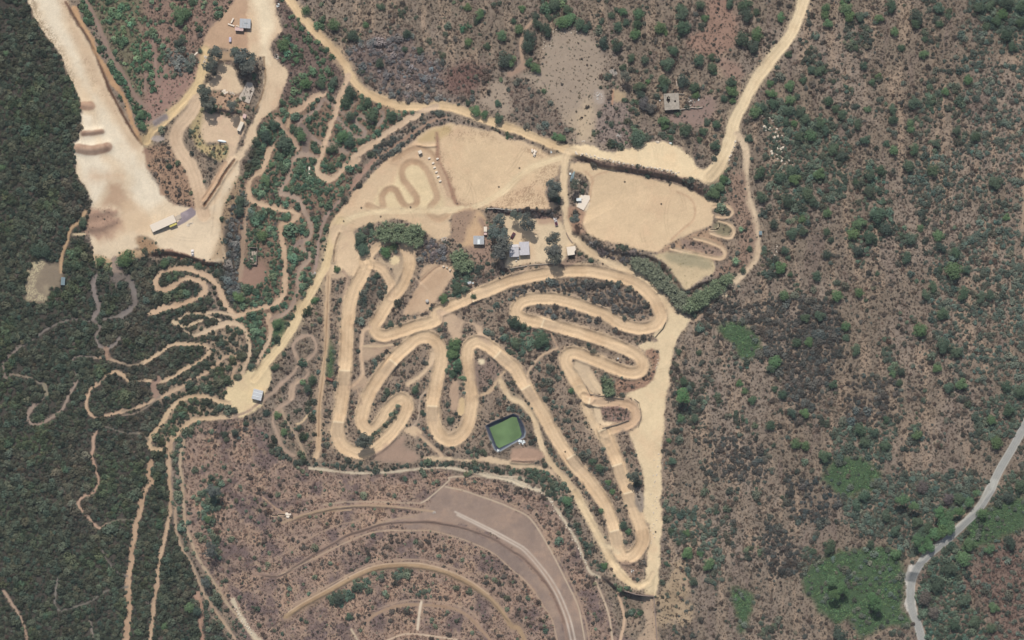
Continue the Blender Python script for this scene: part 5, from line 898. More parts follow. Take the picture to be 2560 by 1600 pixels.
# boulders lining the bank above the arena, and other strings of stones
def rock_mesh(seed, s=1.0):
    r = random.Random(seed); import bmesh
    bm = bmesh.new(); bmesh.ops.create_icosphere(bm, subdivisions=2, radius=s)
    for v in bm.verts: v.co *= r.uniform(.78, 1.12); v.co.z *= .75
    me = bpy.data.meshes.new('boulder'); bm.to_mesh(me); bm.free(); me.materials.append(M_stone); return me
RM = [rock_mesh(i) for i in range(4)]
def rocks(pts, n, size, jit, label, group, seed=1, name='boulder'):
    r = random.Random(seed); p = smooth(P(pts) if isinstance(pts, str) else px(pts), step=1.0)
    for i in range(n):
        q = p[min(len(p) - 1, int((i + r.uniform(-.3, .3)) * len(p) / n))]; x = q[0] + r.gauss(0, jit); y = q[1] + r.gauss(0, jit); s = size * r.uniform(.6, 1.3)
        o = bpy.data.objects.new(name, RM[r.randrange(4)]); COL.objects.link(o); o.location = (x, y, H(x, y) + s * .2); o.scale = (s, s * r.uniform(.7, 1), s * .8); o.rotation_euler = (0, 0, r.random() * 6.28); tag(o, label, "boulder", group)
rocks("20: 600,1450 700,1470 850,1500 21: 1000,22 1200,62 1400,92 1580,128", 62, .62, .35, "one of the pale boulders in the row lining the road above the arena", "boulders lining the road above the arena")
rocks("22: 1385,300 1370,420 1360,470", 12, .35, .5, "small pale rock on the edge of the scrub island beside the run-out", "rocks beside the scrub island", 3)
rocks("22: 1405,1180 1395,1300 1385,1400 23: 1350,0 1345,250 1330,600", 40, .36, .9, "small pale rock strung along the east edge of the run-out", "rocks along the east edge of the run-out", 4)
rocks("20: 2110,1330 2090,1400 2060,1480 21: 2045,20", 14, .55, .3, "pale boulder in the short row beside the lower end of the north-east road", "boulders by the lower end of the north-east road", 5)
rocks("30: 20,1060 40,1200 60,1300 100,1400 80,1512 31: 100,20 140,120", 46, .75, 3.2, "pale grey rock of the outcrop among trees east of the north-east road", "outcrop rocks east of the north-east road", 6)
rocks("20: 360,390 300,450 420,300 560,290 700,310", 26, .42, 1.6, "small pale stone along the top edge of the bare field", "stones round the top of the bare field", 7)
rocks("23: 10,30 150,70 280,120 340,170 430,300 540,460 620,620 700,800", 60, .4, .8, "whitish stone scattered on the gravel road that curves round the terraces", "stones on the curving gravel road", 8)
rocks("31: 90,820 60,900 30,960", 14, .4, .6, "pale stone on the slope edge beside the lane right of the arena", "stones beside the eastern lane", 9)
rocks("03: 2230,1200 2300,1340 2380,1440", 24, .5, .8, "white stone on the gravelly strip at the bottom left of the terraces", "stones on the gravelly strip", 10)
# tyres and small dark dots on the bare ground
ty = MB()
for i in range(16):
    a = 6.283 * i / 16
for i in range(16):
    a0, a1 = 6.283 * i / 16, 6.283 * (i + 1) / 16
    for (r0, z0, r1, z1) in ((.18, 0, .36, 0), (.36, 0, .36, .22), (.36, .22, .18, .22), (.18, .22, .18, 0)):
        ty.add([(r0 * math.cos(a0), r0 * math.sin(a0), z0), (r1 * math.cos(a0), r1 * math.sin(a0), z1), (r1 * math.cos(a1), r1 * math.sin(a1), z1), (r0 * math.cos(a1), r0 * math.sin(a1), z0)], [(0, 3, 2, 1)])
tyo = ty.build('old_tyre', M_tyre); first = True
for a, b, lb in [("11: 995,450", 0, "old tyre lying on the practice ground inside the S figure's lower left"), ("11: 1178,533", 0, "old tyre by the main lane at the foot of the practice ground"), ("11: 828,578", 0, "old tyre where the main lane leaves the practice ground"), ("11: 2295,253", 0, "old tyre alone in the eastern half of the practice ground"), ("11: 1460,445", 0, "old tyre between the bends of the S figure"), ("21: 70,75", 0, "old tyre near the lane end in the practice ground's top right"), ("21: 1065,205", 0, "old tyre in the upper left of the oval arena"), ("21: 1488,238", 0, "old tyre in the upper right of the oval arena"), ("21: 1410,415", 0, "old tyre near the middle of the oval arena"), ("22: 503,1245", 0, "old tyre on the long diagonal straight"), ("23: 1357,490", 0, "old tyre on the southern run-out")]:
    p = P(a)[0]
    o = tyo if first else tyo.copy()
    if not first: COL.objects.link(o)
    first = False; o.location = (p[0], p[1], H(*p)); o.scale = (1.4, 1.4, 1.4); tag(o, lb, "tyre", "old tyres lying on the tracks")
# ---- pond water
M_water = mat("pond_water", tuple(C(104, 128, 86)), .10, noise_amt=.30, scale=.09, bump=.05, bscale=1.5, spec=.3)
c = water.mean(0); o = MB().prism([(a - c[0], b - c[1]) for a, b in water[::-1]], -.9, 0).build('pond_water', M_water); o.location = (c[0], c[1], WZ); o["kind"] = "structure"
m = MB()
for i in range(5): m.box(i * .0, 0.1, 0, .1, 0, .1)
# ------------------------------------------------------------------ vegetation prototypes
def leaf_cloud(puffs, per, leaf, seed, up=.25, aspect=.6):
    """leaf-sized faces spread over the puffs (x,y,z,r)"""
    r = np.random.default_rng(seed); V = []
    for (x, y, z, q) in puffs:
        n = int(per * q ** 1.2) + 6
        d_ = r.normal(size=(n, 3)); d_[:, 2] = np.abs(d_[:, 2]) * .9 + up * .3; d_ /= np.linalg.norm(d_, axis=1)[:, None]
        rad = q * (r.random(n) ** .35 * .35 + .68)
        c_ = np.array([x, y, z]) + d_ * rad[:, None] * np.array([1, 1, .85])
        nrm = d_ + r.normal(size=(n, 3)) * .45 + np.array([0, 0, up]); nrm /= np.linalg.norm(nrm, axis=1)[:, None]
        t = np.cross(nrm, r.normal(size=(n, 3))); t /= np.linalg.norm(t, axis=1)[:, None] + 1e-9; b = np.cross(nrm, t)
        s = leaf * r.uniform(.6, 1.3, n)[:, None]
        V.append(np.stack([c_ - t * s, c_ + b * s * aspect, c_ + t * s, c_ - b * s * aspect], 1))
    V = np.concatenate(V).reshape(-1, 3); F = np.arange(len(V)).reshape(-1, 4); return V, F
def cloud_mesh(name, puffs, per, leaf, seed, m, **k):
    V, F = leaf_cloud(puffs, per, leaf, seed, **k); me = mesh_np(name, V, F); me.materials.append(m); return me
PC = bpy.data.collections.new("scrub_kinds"); PT = bpy.data.collections.new("tuft_kinds")
def protos(colx, n, fn):
    for i in range(n):
        o = bpy.data.objects.new("kind_%02d" % i, fn(i)); colx.objects.link(o)
def bushp(i):
    r = random.Random(i); pf = [(0, 0, .25, .75)] + [(math.cos(a) * .55, math.sin(a) * .55, r.uniform(.05, .4), r.uniform(.35, .6)) for a in [r.random() * 6.28 for _ in range(6)]]
    return cloud_mesh('scrub_bush', pf, 55, .17, i, MLEAF_I, up=.35)
def tuftp(i):
    r = random.Random(i + 50); pf = [(0, 0, .1, .6)] + [(math.cos(a) * .5, math.sin(a) * .5, r.uniform(0, .2), r.uniform(.25, .5)) for a in [r.random() * 6.28 for _ in range(3)]]
    return cloud_mesh('dry_tuft', pf, 26, .2, i + 9, MLEAF_I, up=.3, aspect=.35)
protos(PC, 6, bushp); protos(PT, 5, tuftp)
def gi(F, x, y): return F[np.clip(((y - Y0) / G).astype(int), 0, NY - 1), np.clip(((x - X0) / G).astype(int), 0, NX - 1)]
def scatter(name, coll, spacing, dens, colf, smin, smax, label, cat, seed, sel=None, zsc=.8, boost=1.0, vary=.22):
    r = np.random.default_rng(seed); xs = np.arange(X0 + 2, X1 - 2, spacing); ys = np.arange(Y0 + 2, Y1 - 2, spacing); x, y = np.meshgrid(xs, ys); x = x.ravel() + r.uniform(-.5, .5, x.size) * spacing; y = y.ravel() + r.uniform(-.5, .5, y.size) * spacing
    k = (np.abs(x) < 306) & (np.abs(y) < 192) & (r.random(x.size) < gi(dens, x, y))
    if sel is not None: k &= sel(x, y)
    x, y = x[k], y[k]; n = len(x); s = r.uniform(smin, smax, n) * (.75 + .9 * r.random(n) ** 4) * (1 + .35 * gi(N3, x, y))
    op = gi(open_, x, y); s *= np.clip(.45 + .75 * op, .45, 1)
    z = gi(hgt, x, y) - .08 * s; vc = gi(colf, x, y) * boost
    v = np.clip(r.normal(0, 1, (n, 1)), -2, 1.3); hue = r.normal(0, 1, (n, 1)); vc = vc * np.exp(v * vary) * (1 + hue * np.array([[.11, .01, -.02]]))
    big = gi(N3, x, y)[:, None]; vc = vc * (1 + .22 * big)
    me = bpy.data.meshes.new(name); me.vertices.add(n); me.vertices.foreach_set("co", np.stack([x, y, z], 1).astype(np.float32).ravel())
    for an, ty_, data in (("sc", 'FLOAT', s), ("rz", 'FLOAT', r.random(n) * 6.28 if coll.name != "stick_kinds" else r.normal(0, .35, n)), ("ix", 'INT', r.integers(0, 100, n))):
        a = me.attributes.new(an, ty_, 'POINT'); a.data.foreach_set("value", data.astype(np.int32 if ty_ == 'INT' else np.float32))
    a = me.attributes.new("vc", 'FLOAT_COLOR', 'POINT'); a.data.foreach_set("color", np.concatenate([np.clip(vc, .003, .8), np.ones((n, 1))], 1).astype(np.float32).ravel())
    o = bpy.data.objects.new(name, me); COL.objects.link(o); tag(o, label, cat, None, "stuff")
    ng = bpy.data.node_groups.new(name, 'GeometryNodeTree'); ng.interface.new_socket("Geometry", in_out='INPUT', socket_type='NodeSocketGeometry'); ng.interface.new_socket("Geometry", in_out='OUTPUT', socket_type='NodeSocketGeometry')
    N = ng.nodes; L = ng.links; gin = N.new("NodeGroupInput"); go = N.new("NodeGroupOutput"); iop = N.new("GeometryNodeInstanceOnPoints"); ci = N.new("GeometryNodeCollectionInfo")
    ci.inputs["Collection"].default_value = coll; ci.inputs["Separate Children"].default_value = True; ci.inputs["Reset Children"].default_value = True
    def na(nm, t):
        q = N.new("GeometryNodeInputNamedAttribute"); q.data_type = t; q.inputs[0].default_value = nm; return next(z_ for z_ in q.outputs if z_.enabled)
    cx = N.new("ShaderNodeCombineXYZ"); L.new(na("rz", 'FLOAT'), cx.inputs[2]); sx = N.new("ShaderNodeCombineXYZ"); sc_ = na("sc", 'FLOAT'); mz = N.new("ShaderNodeMath"); mz.operation = 'MULTIPLY'; mz.inputs[1].default_value = zsc; L.new(sc_, mz.inputs[0])
    L.new(sc_, sx.inputs[0]); L.new(sc_, sx.inputs[1]); L.new(mz.outputs[0], sx.inputs[2])
    L.new(gin.outputs[0], iop.inputs["Points"]); L.new(ci.outputs[0], iop.inputs["Instance"]); iop.inputs["Pick Instance"].default_value = True
    L.new(na("ix", 'INT'), iop.inputs["Instance Index"]); L.new(cx.outputs[0], iop.inputs["Rotation"]); L.new(sx.outputs[0], iop.inputs["Scale"]); L.new(iop.outputs[0], go.inputs[0])
    mo = o.modifiers.new("scatter", 'NODES'); mo.node_group = ng; print(name, n)
    return o
cl_ = .35 + 1.15 * sst(-.30, .25, NC + .25 * NW)
west_ = sst(-100, -110, XX); cl_ = np.where(cover > .7, np.maximum(cl_, .9), cl_); e_ = sst(60, 110, XX) * .62; ve_ = vcol.mean(-1, keepdims=True); vcol += e_[..., None] * .6 * (ve_ * np.array([1.04, 1.02, .94]) - vcol); cover *= 1 - .22 * e_ * (cover < .8)
cover = np.clip(cover * (cl_ * (1 - west_) + west_ * (.6 + .55 * sst(-.45, .1, NC))), 0, 1)
WEST = lambda x, y: (x < -105) ; EAST = lambda x, y: x >= -105
VB = 1.66   # leaf albedo against how dark a leafy mass reads from above
scatter('wood_canopy', PC, 1.6, cover, vcol, .85, 1.85, "dense dark evergreen wood and thickets over the western side", "wood", 101, WEST, 1.15, VB, .34)
scatter('taller_canopy', PC, 5.2, cover * .34, vcol, 1.7, 2.9, "larger dark crowns rising out of the western wood", "wood", 111, WEST, 1.05, VB * 1.12, .36)
scatter('green_scrub', PC, 1.65, cover, vcol, .8, 1.85, "green bushy scrub scattered over the circuit and the eastern slope", "scrub", 102, EAST, 1.0, VB, .3)
infi_ = sst(-4, 4, pdist(smooth(P("11: 700,1000 1100,900 1900,1300 2200,1200 21: 700,1100 1400,1300 22: 1450,300 1400,1500 23: 1250,900 1000,900 500,100 22: 300,1400 0,1200 12: 1500,1350 700,1350 550,1300 560,400"), True, 4), 10))
dead = np.clip(tuft, 0, 1) * (tuft < 1.02) * (.10 + .12 * infi_ + .42 * sst(-.1, .6, fbm(11, 400, 3) + .3 * N2)) * (open_ > .5)
dcol = np.broadcast_to(C(70, 64, 58, 1.0), col.shape)
scatter('dead_brush', PC, 1.7, dead, dcol, .6, 1.25, "dark leafless brush standing among the dry scrub", "dead brush", 105, None, 1.0, 1.5, .3)
scatter('dry_scrub', PT, 1.0, np.clip(tuft, 0, 1.2) * .78, tcol, .38, .85, "low brown dry scrub and dead heath on the open ground", "dry scrub", 103, None, 1.25, 1.25, .3)
scatter('small_herbs', PT, 2.1, np.where((tuft < .3) & (open_ > .5), .35, .12 * (open_ > .6)), vcol, .35, .7, "small green herbs dotted among the dry ground", "herbs", 104, None, .7, 1.7)
PS = bpy.data.collections.new("stick_kinds")
def stickp(i):
    r = random.Random(i); m = MB()
    def st(x0, y0, a, L, w):
        x1, y1 = x0 + L * math.cos(a), y0 + L * math.sin(a); nx_, ny_ = -math.sin(a) * w, math.cos(a) * w; z0, z1 = .5, .9
        m.add([(x0 - nx_, y0 - ny_, z0), (x0 + nx_, y0 + ny_, z0), (x0, y0, z0 + 1.6 * w), (x1, y1, z1 + .1), (x1 + nx_ * .4, y1 + ny_ * .4, z1), (x1 - nx_ * .4, y1 - ny_ * .4, z1)], [(0, 2, 3, 5), (2, 1, 4, 3), (1, 0, 5, 4)]); return x1, y1
    a = 1.57 + r.uniform(-.3, .3); x, y = st(0, -1, a, 1.3, .10); st(x, y, a + r.uniform(.2, .6), .9, .07); st(x, y, a - r.uniform(.2, .6), .8, .06); st(0, -.4, a + r.uniform(-.9, .9), .7, .05)
    me = bpy.data.meshes.new('stick'); me.from_pydata(m.v, [], m.f); me.materials.append(MLEAF_I); return me
protos(PS, 5, stickp)
scatter('dead_branches', PS, 2.6, np.clip(tuft, 0, 1) * .42 * sst(-.4, .3, N5) * (open_ > .6) * (tuft < 1.02), np.broadcast_to(C(150, 132, 120, 1.0), col.shape), .6, 1.25, "bleached dead branches standing through the dry scrub", "dead branches", 106, lambda x, y: x > -180, .9, 1.0, .2)

# ------------------------------------------------------------------ individual trees and shrubs
def crown_mesh(i, tall=False):
    r = random.Random(200 + i + (50 if tall else 0)); pf = []
    n = 16 if not tall else 20
    for k in range(n):
        a = r.random() * 6.28; q = math.sqrt(r.random()) * .68; z = (.62 - q * q * .75) + r.uniform(-.12, .1)
        if tall: pf.append((math.cos(a) * q * 1.05, math.sin(a) * q * 1.05, z * 1.3 + r.uniform(-.25, .2), r.uniform(.2, .36)))
        else: pf.append((math.cos(a) * q, math.sin(a) * q, z * .8, r.uniform(.26, .42)))
    pf.append((0, 0, .3, .5))
    return cloud_mesh('crown', pf, 230 if not tall else 190, .075 if not tall else .085, 300 + i, MLEAF_O, up=.3)
CR = [crown_mesh(i) for i in range(6)]; CT = [crown_mesh(i, True) for i in range(4)]
def trunk_mesh(i):
    r = random.Random(i); m = MB()
    def limb(a, b, r0, r1, n=6):
        a = Vector(a); b = Vector(b); d_ = (b - a).normalized(); u = d_.orthogonal().normalized(); v = d_.cross(u)
        vs = [tuple(p + (u * math.cos(t) + v * math.sin(t)) * q) for p, q in ((a, r0), (b, r1)) for t in [6.283 * k / n for k in range(n)]]
        m.add(vs, [(k, (k + 1) % n, n + (k + 1) % n, n + k) for k in range(n)])
    top = (r.uniform(-.05, .05), r.uniform(-.05, .05), .55); limb((0, 0, -.1), top, .07, .045)
    for k in range(6):
        a = k * 1.05 + r.random() * .5; limb(top, (math.cos(a) * .5, math.sin(a) * .5, .55 + r.uniform(.2, .5)), .035, .01)
    me = bpy.data.meshes.new('trunk'); me.from_pydata(m.v, [], m.f); me.materials.append(MBARK); return me
TM = [trunk_mesh(i) for i in range(3)]
LM = [("the holed concrete block", 1678, 255), ("the road junction above the arena", 1415, 372), ("the grey metal shed", 614, 60), ("the long white building", 410, 560), ("the farmhouse", 1297, 624), ("the pond", 1266, 1080), ("the tin-roofed hut", 640, 985), ("the oval arena", 1640, 520), ("the bare field", 1440, 190), ("the paved road's bend", 2280, 1430), ("the rock outcrop", 1945, 370), ("the practice ground", 1060, 450), ("the cane bank", 980, 620), ("the run-out's south end", 1625, 1440), ("the blue-grey shelter", 1900, 583), ("the bracken hollow", 2130, 1430), ("the photo's top right corner", 2540, 10), ("the terraced hill", 1100, 1400), ("the north-east road's fork", 1845, 335), ("the white box trailer", 602, 316), ("the eastern slope's middle", 2240, 700), ("the paved road's right end", 2540, 1090)]
TREES = """
00: 1690,150,80,g 1810,20,40 1760,130,48,g 1700,390,50,d 60,505,30,g 1890,480,25 1340,1090,45,g 1350,1200,42,g 2060,500,62,t 2010,620,58,t 2290,560,75,t 2360,640,66,t 2230,500,44,t 2390,560,50,t 1960,890,68,t 1985,990,60,t 2215,1010,48,t 2230,470,30
10: 740,235,60,g 480,100,50,g 915,345,58,d 1430,320,45,d 1035,235,33,g 1175,605,50,d 1000,670,33 2110,140,50,g 2095,195,34,d 2320,335,52,g 2345,560,75,d 2400,570,62,g 2180,440,38 380,570,34,g 480,790,54,g 265,430,58,g 1180,60,40 1400,470,34 1550,480,36 430,1300,56,g 265,1350,78 180,1180,60 100,1290,60,d 900,880,62,d 850,960,52 2070,1050,55,g 2160,1090,42,g 2000,970,30 2290,980,36 2290,1120,50 2010,400,40,g 2000,70,40,g 720,1400,50 610,800,50 740,780,50 1050,970,45 1280,1090,50 900,1100,50 1090,1100,60 830,1290,60,g 880,1340,55
20: 95,85,35,g 218,155,40,d 530,100,48 395,60,58 15,200,30 60,280,46,g 1045,120,42,g 1190,140,55,g 1185,228,48 1165,330,55,g 1400,260,58,g 1440,305,35,g 1600,130,60 1590,90,50 1600,260,68 1640,240,50 1770,50,48 1825,170,40,g 2060,40,45 2200,60,66 2200,140,68,d 2310,120,38 2165,370,65,d 2320,330,66,g 2270,440,62,d 820,260,25 725,240,35,d 865,400,50,d 875,440,40,d 985,430,62,d 1000,250,48 1075,215,36 1255,570,43 1120,550,42 1050,635,38 1062,730,42,t 1470,615,70 1770,570,58 1880,540,38 1890,640,45 1910,680,34 1205,830,58 1215,905,48,d 1285,770,25,g 1440,770,62 1430,820,52 1620,770,66,d 1720,830,50 1740,900,40,g 2070,770,58 2080,860,55,g 1430,1150,52,g 1440,1200,40,g 1640,1230,62 1190,1310,70 1180,1350,50 1810,1240,45 1930,1180,45 1920,1370,50 460,1310,46,g 410,1290,36,g 220,650,48,g 150,600,38 1525,490,50 1490,460,30 2000,930,40 2085,950,35,g 1770,1320,30 2240,1310,40 2300,1060,62,g 2350,1000,55 150,440,66,d 170,340,62,d 240,240,50,d 320,290,62,d 480,220,66,g 545,190,60,g 640,240,56 690,270,42 360,170,35 990,100,30 940,150,38 1840,1150,40 1250,980,60,v 1310,1020,55,v
30: 540,80,48,g 540,140,42,g 560,228,46,g 740,90,66,g 760,150,58,g 860,160,48 700,20,30,g 1150,60,60 1390,160,70,d 1400,210,55 1610,80,50 1620,220,38 1190,300,42,g 880,350,26 825,450,32 410,655,40 485,680,46 330,760,36 205,820,54,g 20,790,38,g 30,880,50,g 50,980,52 200,945,50,g 270,910,34 190,1050,54 300,1050,56 350,1130,50 175,1150,42 250,1170,38,g 565,960,48 635,1030,42 695,1080,52 490,1160,52 530,1230,45 400,1280,56,g 295,1290,48 285,1340,40,d 1180,1030,44 1185,1130,50 1340,1160,38,g 1350,1220,36,g 1670,870,42,g 1380,970,58 920,1320,48 1590,1350,44 1370,1410,55 1180,1420,44,g 1120,1360,35 125,165,42,g 195,510,38 1045,720,38,g 985,780,36 905,620,42 1775,1240,45 1955,1300,50 1480,370,32 1045,180,42,g 1990,80,52 2150,200,50 2250,340,62,d 2210,140,52,g 2380,220,52 2060,250,40 2260,40,62,d 2390,60,60 1260,450,38 620,1420,60 700,1480,50,d 830,1010,36,d 850,1180,42 2100,60,50 2310,450,48 1890,760,45,g 940,1030,36,g 620,770,26 1470,520,45,g
31: 110,160,60 210,110,55 190,390,62,d 250,180,60,g 290,440,0 270,470,24,g 320,560,40,g 325,670,46 225,700,56 155,855,42 190,920,30 110,1015,62,g 50,600,50,d 455,1090,50 145,1280,50,g 210,1080,28 830,210,38 950,140,62 1060,90,50 960,300,60,d 1090,400,28 1320,60,55 1560,100,60 2150,210,66 1030,530,78 860,610,62,g 960,730,66 790,700,60,g 840,860,58,d 1110,650,55,d 1440,640,38,g 1340,740,58 1295,920,55 1740,1050,88,g 1620,1040,40 1870,1030,44 1600,720,52,g 1620,830,55,d 1760,880,50 650,1290,56,g 860,1260,50,g 550,680,40 590,760,35,d 550,890,46,d 370,330,62 480,130,58,g 1030,1070,25 1550,1200,48 1830,1260,60 1490,1270,48 490,1470,52 350,1490,46 560,500,48,g 420,390,55 1580,620,0 2000,1300,50 1650,1450,60 2250,540,40,g 2090,1280,45
32: 60,390,60,g 30,450,50 265,210,46 385,210,46,g 735,170,40 735,60,44,g 1430,90,66,g 820,280,50 1250,480,44,d 1175,510,38,g 615,605,42 340,880,48,g 215,880,44,d 20,1000,46 260,1170,50,g 350,1180,50,g 1820,600,62,g 1590,460,44,g 1660,240,76 1770,300,58 860,1030,66 900,1150,56 1100,1180,52 1400,1080,50,g 2110,950,46,g 2150,1160,60,g 535,1280,68 1235,600,40 130,700,46 60,650,34 1120,940,40 2250,620,50 2260,850,62 1700,640,50 2050,430,0 1000,1060,50 2370,680,60
33: 570,625,64 585,940,56,T 690,1010,62,T 620,1060,60,T 985,1110,66,T 1010,1170,60,T 680,1450,76,d 1360,240,50,T 1600,290,60,T 1640,400,58,T 1560,500,62,T 1620,470,66,T 1690,440,60,T 1500,620,55,T 1400,560,58,T 1440,500,60 1700,320,55,T 1500,560,48,T 1790,280,50,T 1440,640,44,T 1880,200,48,T 1950,120,40,T 1800,180,55 1830,740,70,g 2270,590,60,d 2010,310,52,g 1500,460,60 1200,700,52,g 985,400,40 1470,1120,72,v 1600,1000,72,d 1700,850,68,d 2130,1200,54,g 1850,1120,60 1750,1360,60 1950,1340,60 900,150,60 840,230,54 2250,150,62,d 2380,50,60 1560,1240,60,v 2100,1390,50 1120,330,60 1250,170,60,T 1700,170,60,v 1450,60,58,v 1200,480,50 1400,400,55 960,600,44 1900,600,62,g 2080,640,50,g
22: 1620,580,44 1570,300,32 1765,305,32 1612,715,74,T 1590,925,40,g 1730,930,42 290,180,66 255,230,48 45,220,52 30,20,60,d 555,670,30,g 900,620,50 2150,600,36,g 2200,670,34,g 2270,760,44 1510,1335,42 1485,1140,28,g 100,60,40 830,1400,44 760,1340,36 1140,1470,48,t 370,450,28,d
23: 1050,430,44 1100,490,34,g 1180,20,46,d 950,110,30,g 910,20,32,g 1660,690,62,g 1650,500,38,g 1850,790,60,g 1930,300,30 1500,480,34 1570,590,28 870,810,38,g 520,200,48,g 1780,690,36,g 1455,790,26 1720,960,44,d 1150,1240,28 840,290,28,g
12: 1885,230,60,g 1860,320,50,g 1905,440,48 1870,510,36 1235,680,38 1510,660,42 1035,1130,62,t 1000,1150,48,t 1090,1120,34 265,1065,38,g 205,900,40,g 200,30,46,g 265,325,28 540,560,48 490,650,46 450,1110,32,g 215,1220,32 1270,40,34 480,1090,24 180,440,40 100,880,36,d 1840,950,40 1570,880,26
11: 1085,620,38,d 980,740,58 1020,850,58 1230,865,58,g 1300,820,36,g 290,540,40,g 290,270,28,g 770,1035,34,g 2300,570,50,t 2290,700,70,t 2330,800,74,t 2310,900,62,t 1140,1090,34 1890,1210,54 1970,1230,46 1770,1310,44,g 420,100,36,g 150,50,36,g 90,200,50,g 60,720,50,g 560,1330,40,g 2060,1290,28
21: 400,255,58,t 395,330,48,t 585,240,40,t 598,570,42,t 40,530,44,t 150,590,66,t 385,740,58,t 400,850,66,t 410,930,58,t 1900,320,56,g 1960,260,48,g 2000,180,44,g 2350,350,56 2240,840,30 2330,120,60 2180,1040,34
01: 2270,380,58 2260,480,52,d 790,600,42 1210,930,72,g 1150,960,50,g 950,960,46,g 2260,1290,52,g 1560,980,42,g 1880,1000,40 430,880,60,d 350,860,60,d 20,60,40,g
02: 2215,855,34,d 2220,1060,42,d 2120,1085,38,d 2310,920,0
03: 2020,100,58,t 1960,370,38,g 2010,640,56,t 1950,960,36,t 1790,1200,50,g 1860,1240,46,d 1560,1380,40,g
13: 790,1110,58,d 880,1290,38 760,1120,40
"""
items = []; c = r_ = 0
for t in TREES.split():
    if t.endswith(':'): c, r_ = int(t[0]), int(t[1]); continue
    q = t.split(','); 
    if float(q[2]) < 5: continue
    ax, ay = c * 640 + float(q[0]) / TF, r_ * 400 + float(q[1]) / TF
    items.append((ax, ay, float(q[2]) / TF * S, q[3] if len(q) > 3 else ''))
seen = {}
items.sort(key=lambda i: -i[2])
rt = random.Random(77)
for ax, ay, rad, fl in items:
    if ay > 1596 or ax > 2556 or ax < 2 or ay < 2: continue
    lm = min(LM, key=lambda l: math.hypot(l[1] - ax, l[2] - ay)); dx, dy = ax - lm[1], lm[2] - ay
    ang = math.degrees(math.atan2(dy, dx)) % 360
    dr = ["right of", "above right of", "above", "above left of", "left of", "below left of", "below", "below right of"][int((ang + 22.5) // 45) % 8]
    seen.setdefault((lm[0], dr), []).append((math.hypot(dx, dy), ax, ay, rad, fl))
ORD = ["nearest", "second nearest", "third nearest", "fourth nearest", "fifth nearest", "sixth nearest", "seventh nearest", "eighth nearest", "ninth nearest", "tenth nearest", "eleventh nearest", "twelfth nearest", "thirteenth nearest", "fourteenth nearest", "fifteenth nearest", "sixteenth nearest"]
CW = {'g': "light-green", 'd': "dark-green", 't': "grey-green", 'v': "brown-grey", '': "mid-green", 'T': "green"}
CV = {'g': C(64, 81, 56, 1.0), 'd': C(48, 57, 48, 1.0), 't': C(62, 66, 60, 1.0), 'v': C(72, 67, 64, 1.0), '': C(55, 67, 53, 1.0), 'T': C(60, 80, 54, 1.0)}
nt_ = 0
for (lmn, dr), lst in seen.items():
    lst.sort(); kt = {True: 0, False: 0}
    for (dd_, ax, ay, rad, fl) in lst:
        x, y = at(ax, ay); z = H(x, y); istree = rad > 2.55 or fl in ('t', 'T'); od = ORD[min(kt[istree], 15)]; kt[istree] += 1
        cc = CV[fl] * VB * (1 + rt.uniform(-.15, .15)); cc = (cc[0] * rt.uniform(.9, 1.1), cc[1], cc[2] * rt.uniform(.9, 1.1), 1)
        size = "tall" if fl in ('t', 'T') else ("large round" if rad > 3.4 else ("rounded" if rad > 2.5 else "small"))
        lb = "%s %s %s, %s %s %s %s" % (size, CW[fl], "tree" if istree else "shrub", od, "tree" if istree else "shrub", dr, lmn)
        if istree:
            o = bpy.data.objects.new("tree", None); COL.objects.link(o); o.empty_display_size = .5; o.location = (x, y, z)
            k = rad * (1.14 if fl != 't' else 1.42); hz = rad * (.95 if fl != 't' else 1.0); lift = rad * .3 + .4 if fl not in ('t', 'T') else (5.4 + rad * .5 if fl == 't' else 3.4 + rad * .9)
            cme = (CT if fl == 't' else CR)[rt.randrange(4)]
            cr = bpy.data.objects.new("crown", cme); COL.objects.link(cr); cr.parent = o; cr.location = (0, 0, lift); cr.scale = (k * rt.uniform(.92, 1.08), k * rt.uniform(.95, 1.12), hz); cr.rotation_euler = (0, 0, rt.random() * 6.28); cr.color = cc
            tk = bpy.data.objects.new("trunk", TM[rt.randrange(3)]); COL.objects.link(tk); tk.parent = o; tk.location = (0, 0, -.1); tk.scale = (rad * .9, rad * .9, (lift + hz * .3) * 1.25)
            tag(o, lb, "tree", "tall trees round the yards" if fl == 't' else "rounded evergreen trees on the slopes")
        else:
            o = bpy.data.objects.new("shrub", CR[rt.randrange(6)]); COL.objects.link(o); o.location = (x, y, z + rad * .05); o.scale = (rad * rt.uniform(1.05, 1.22), rad * 1.14, rad * .95); o.rotation_euler = (0, 0, rt.random() * 6.28); o.color = cc
            tag(o, lb, "shrub", "rounded shrubs on the slopes")
        nt_ += 1
print("trees", nt_)
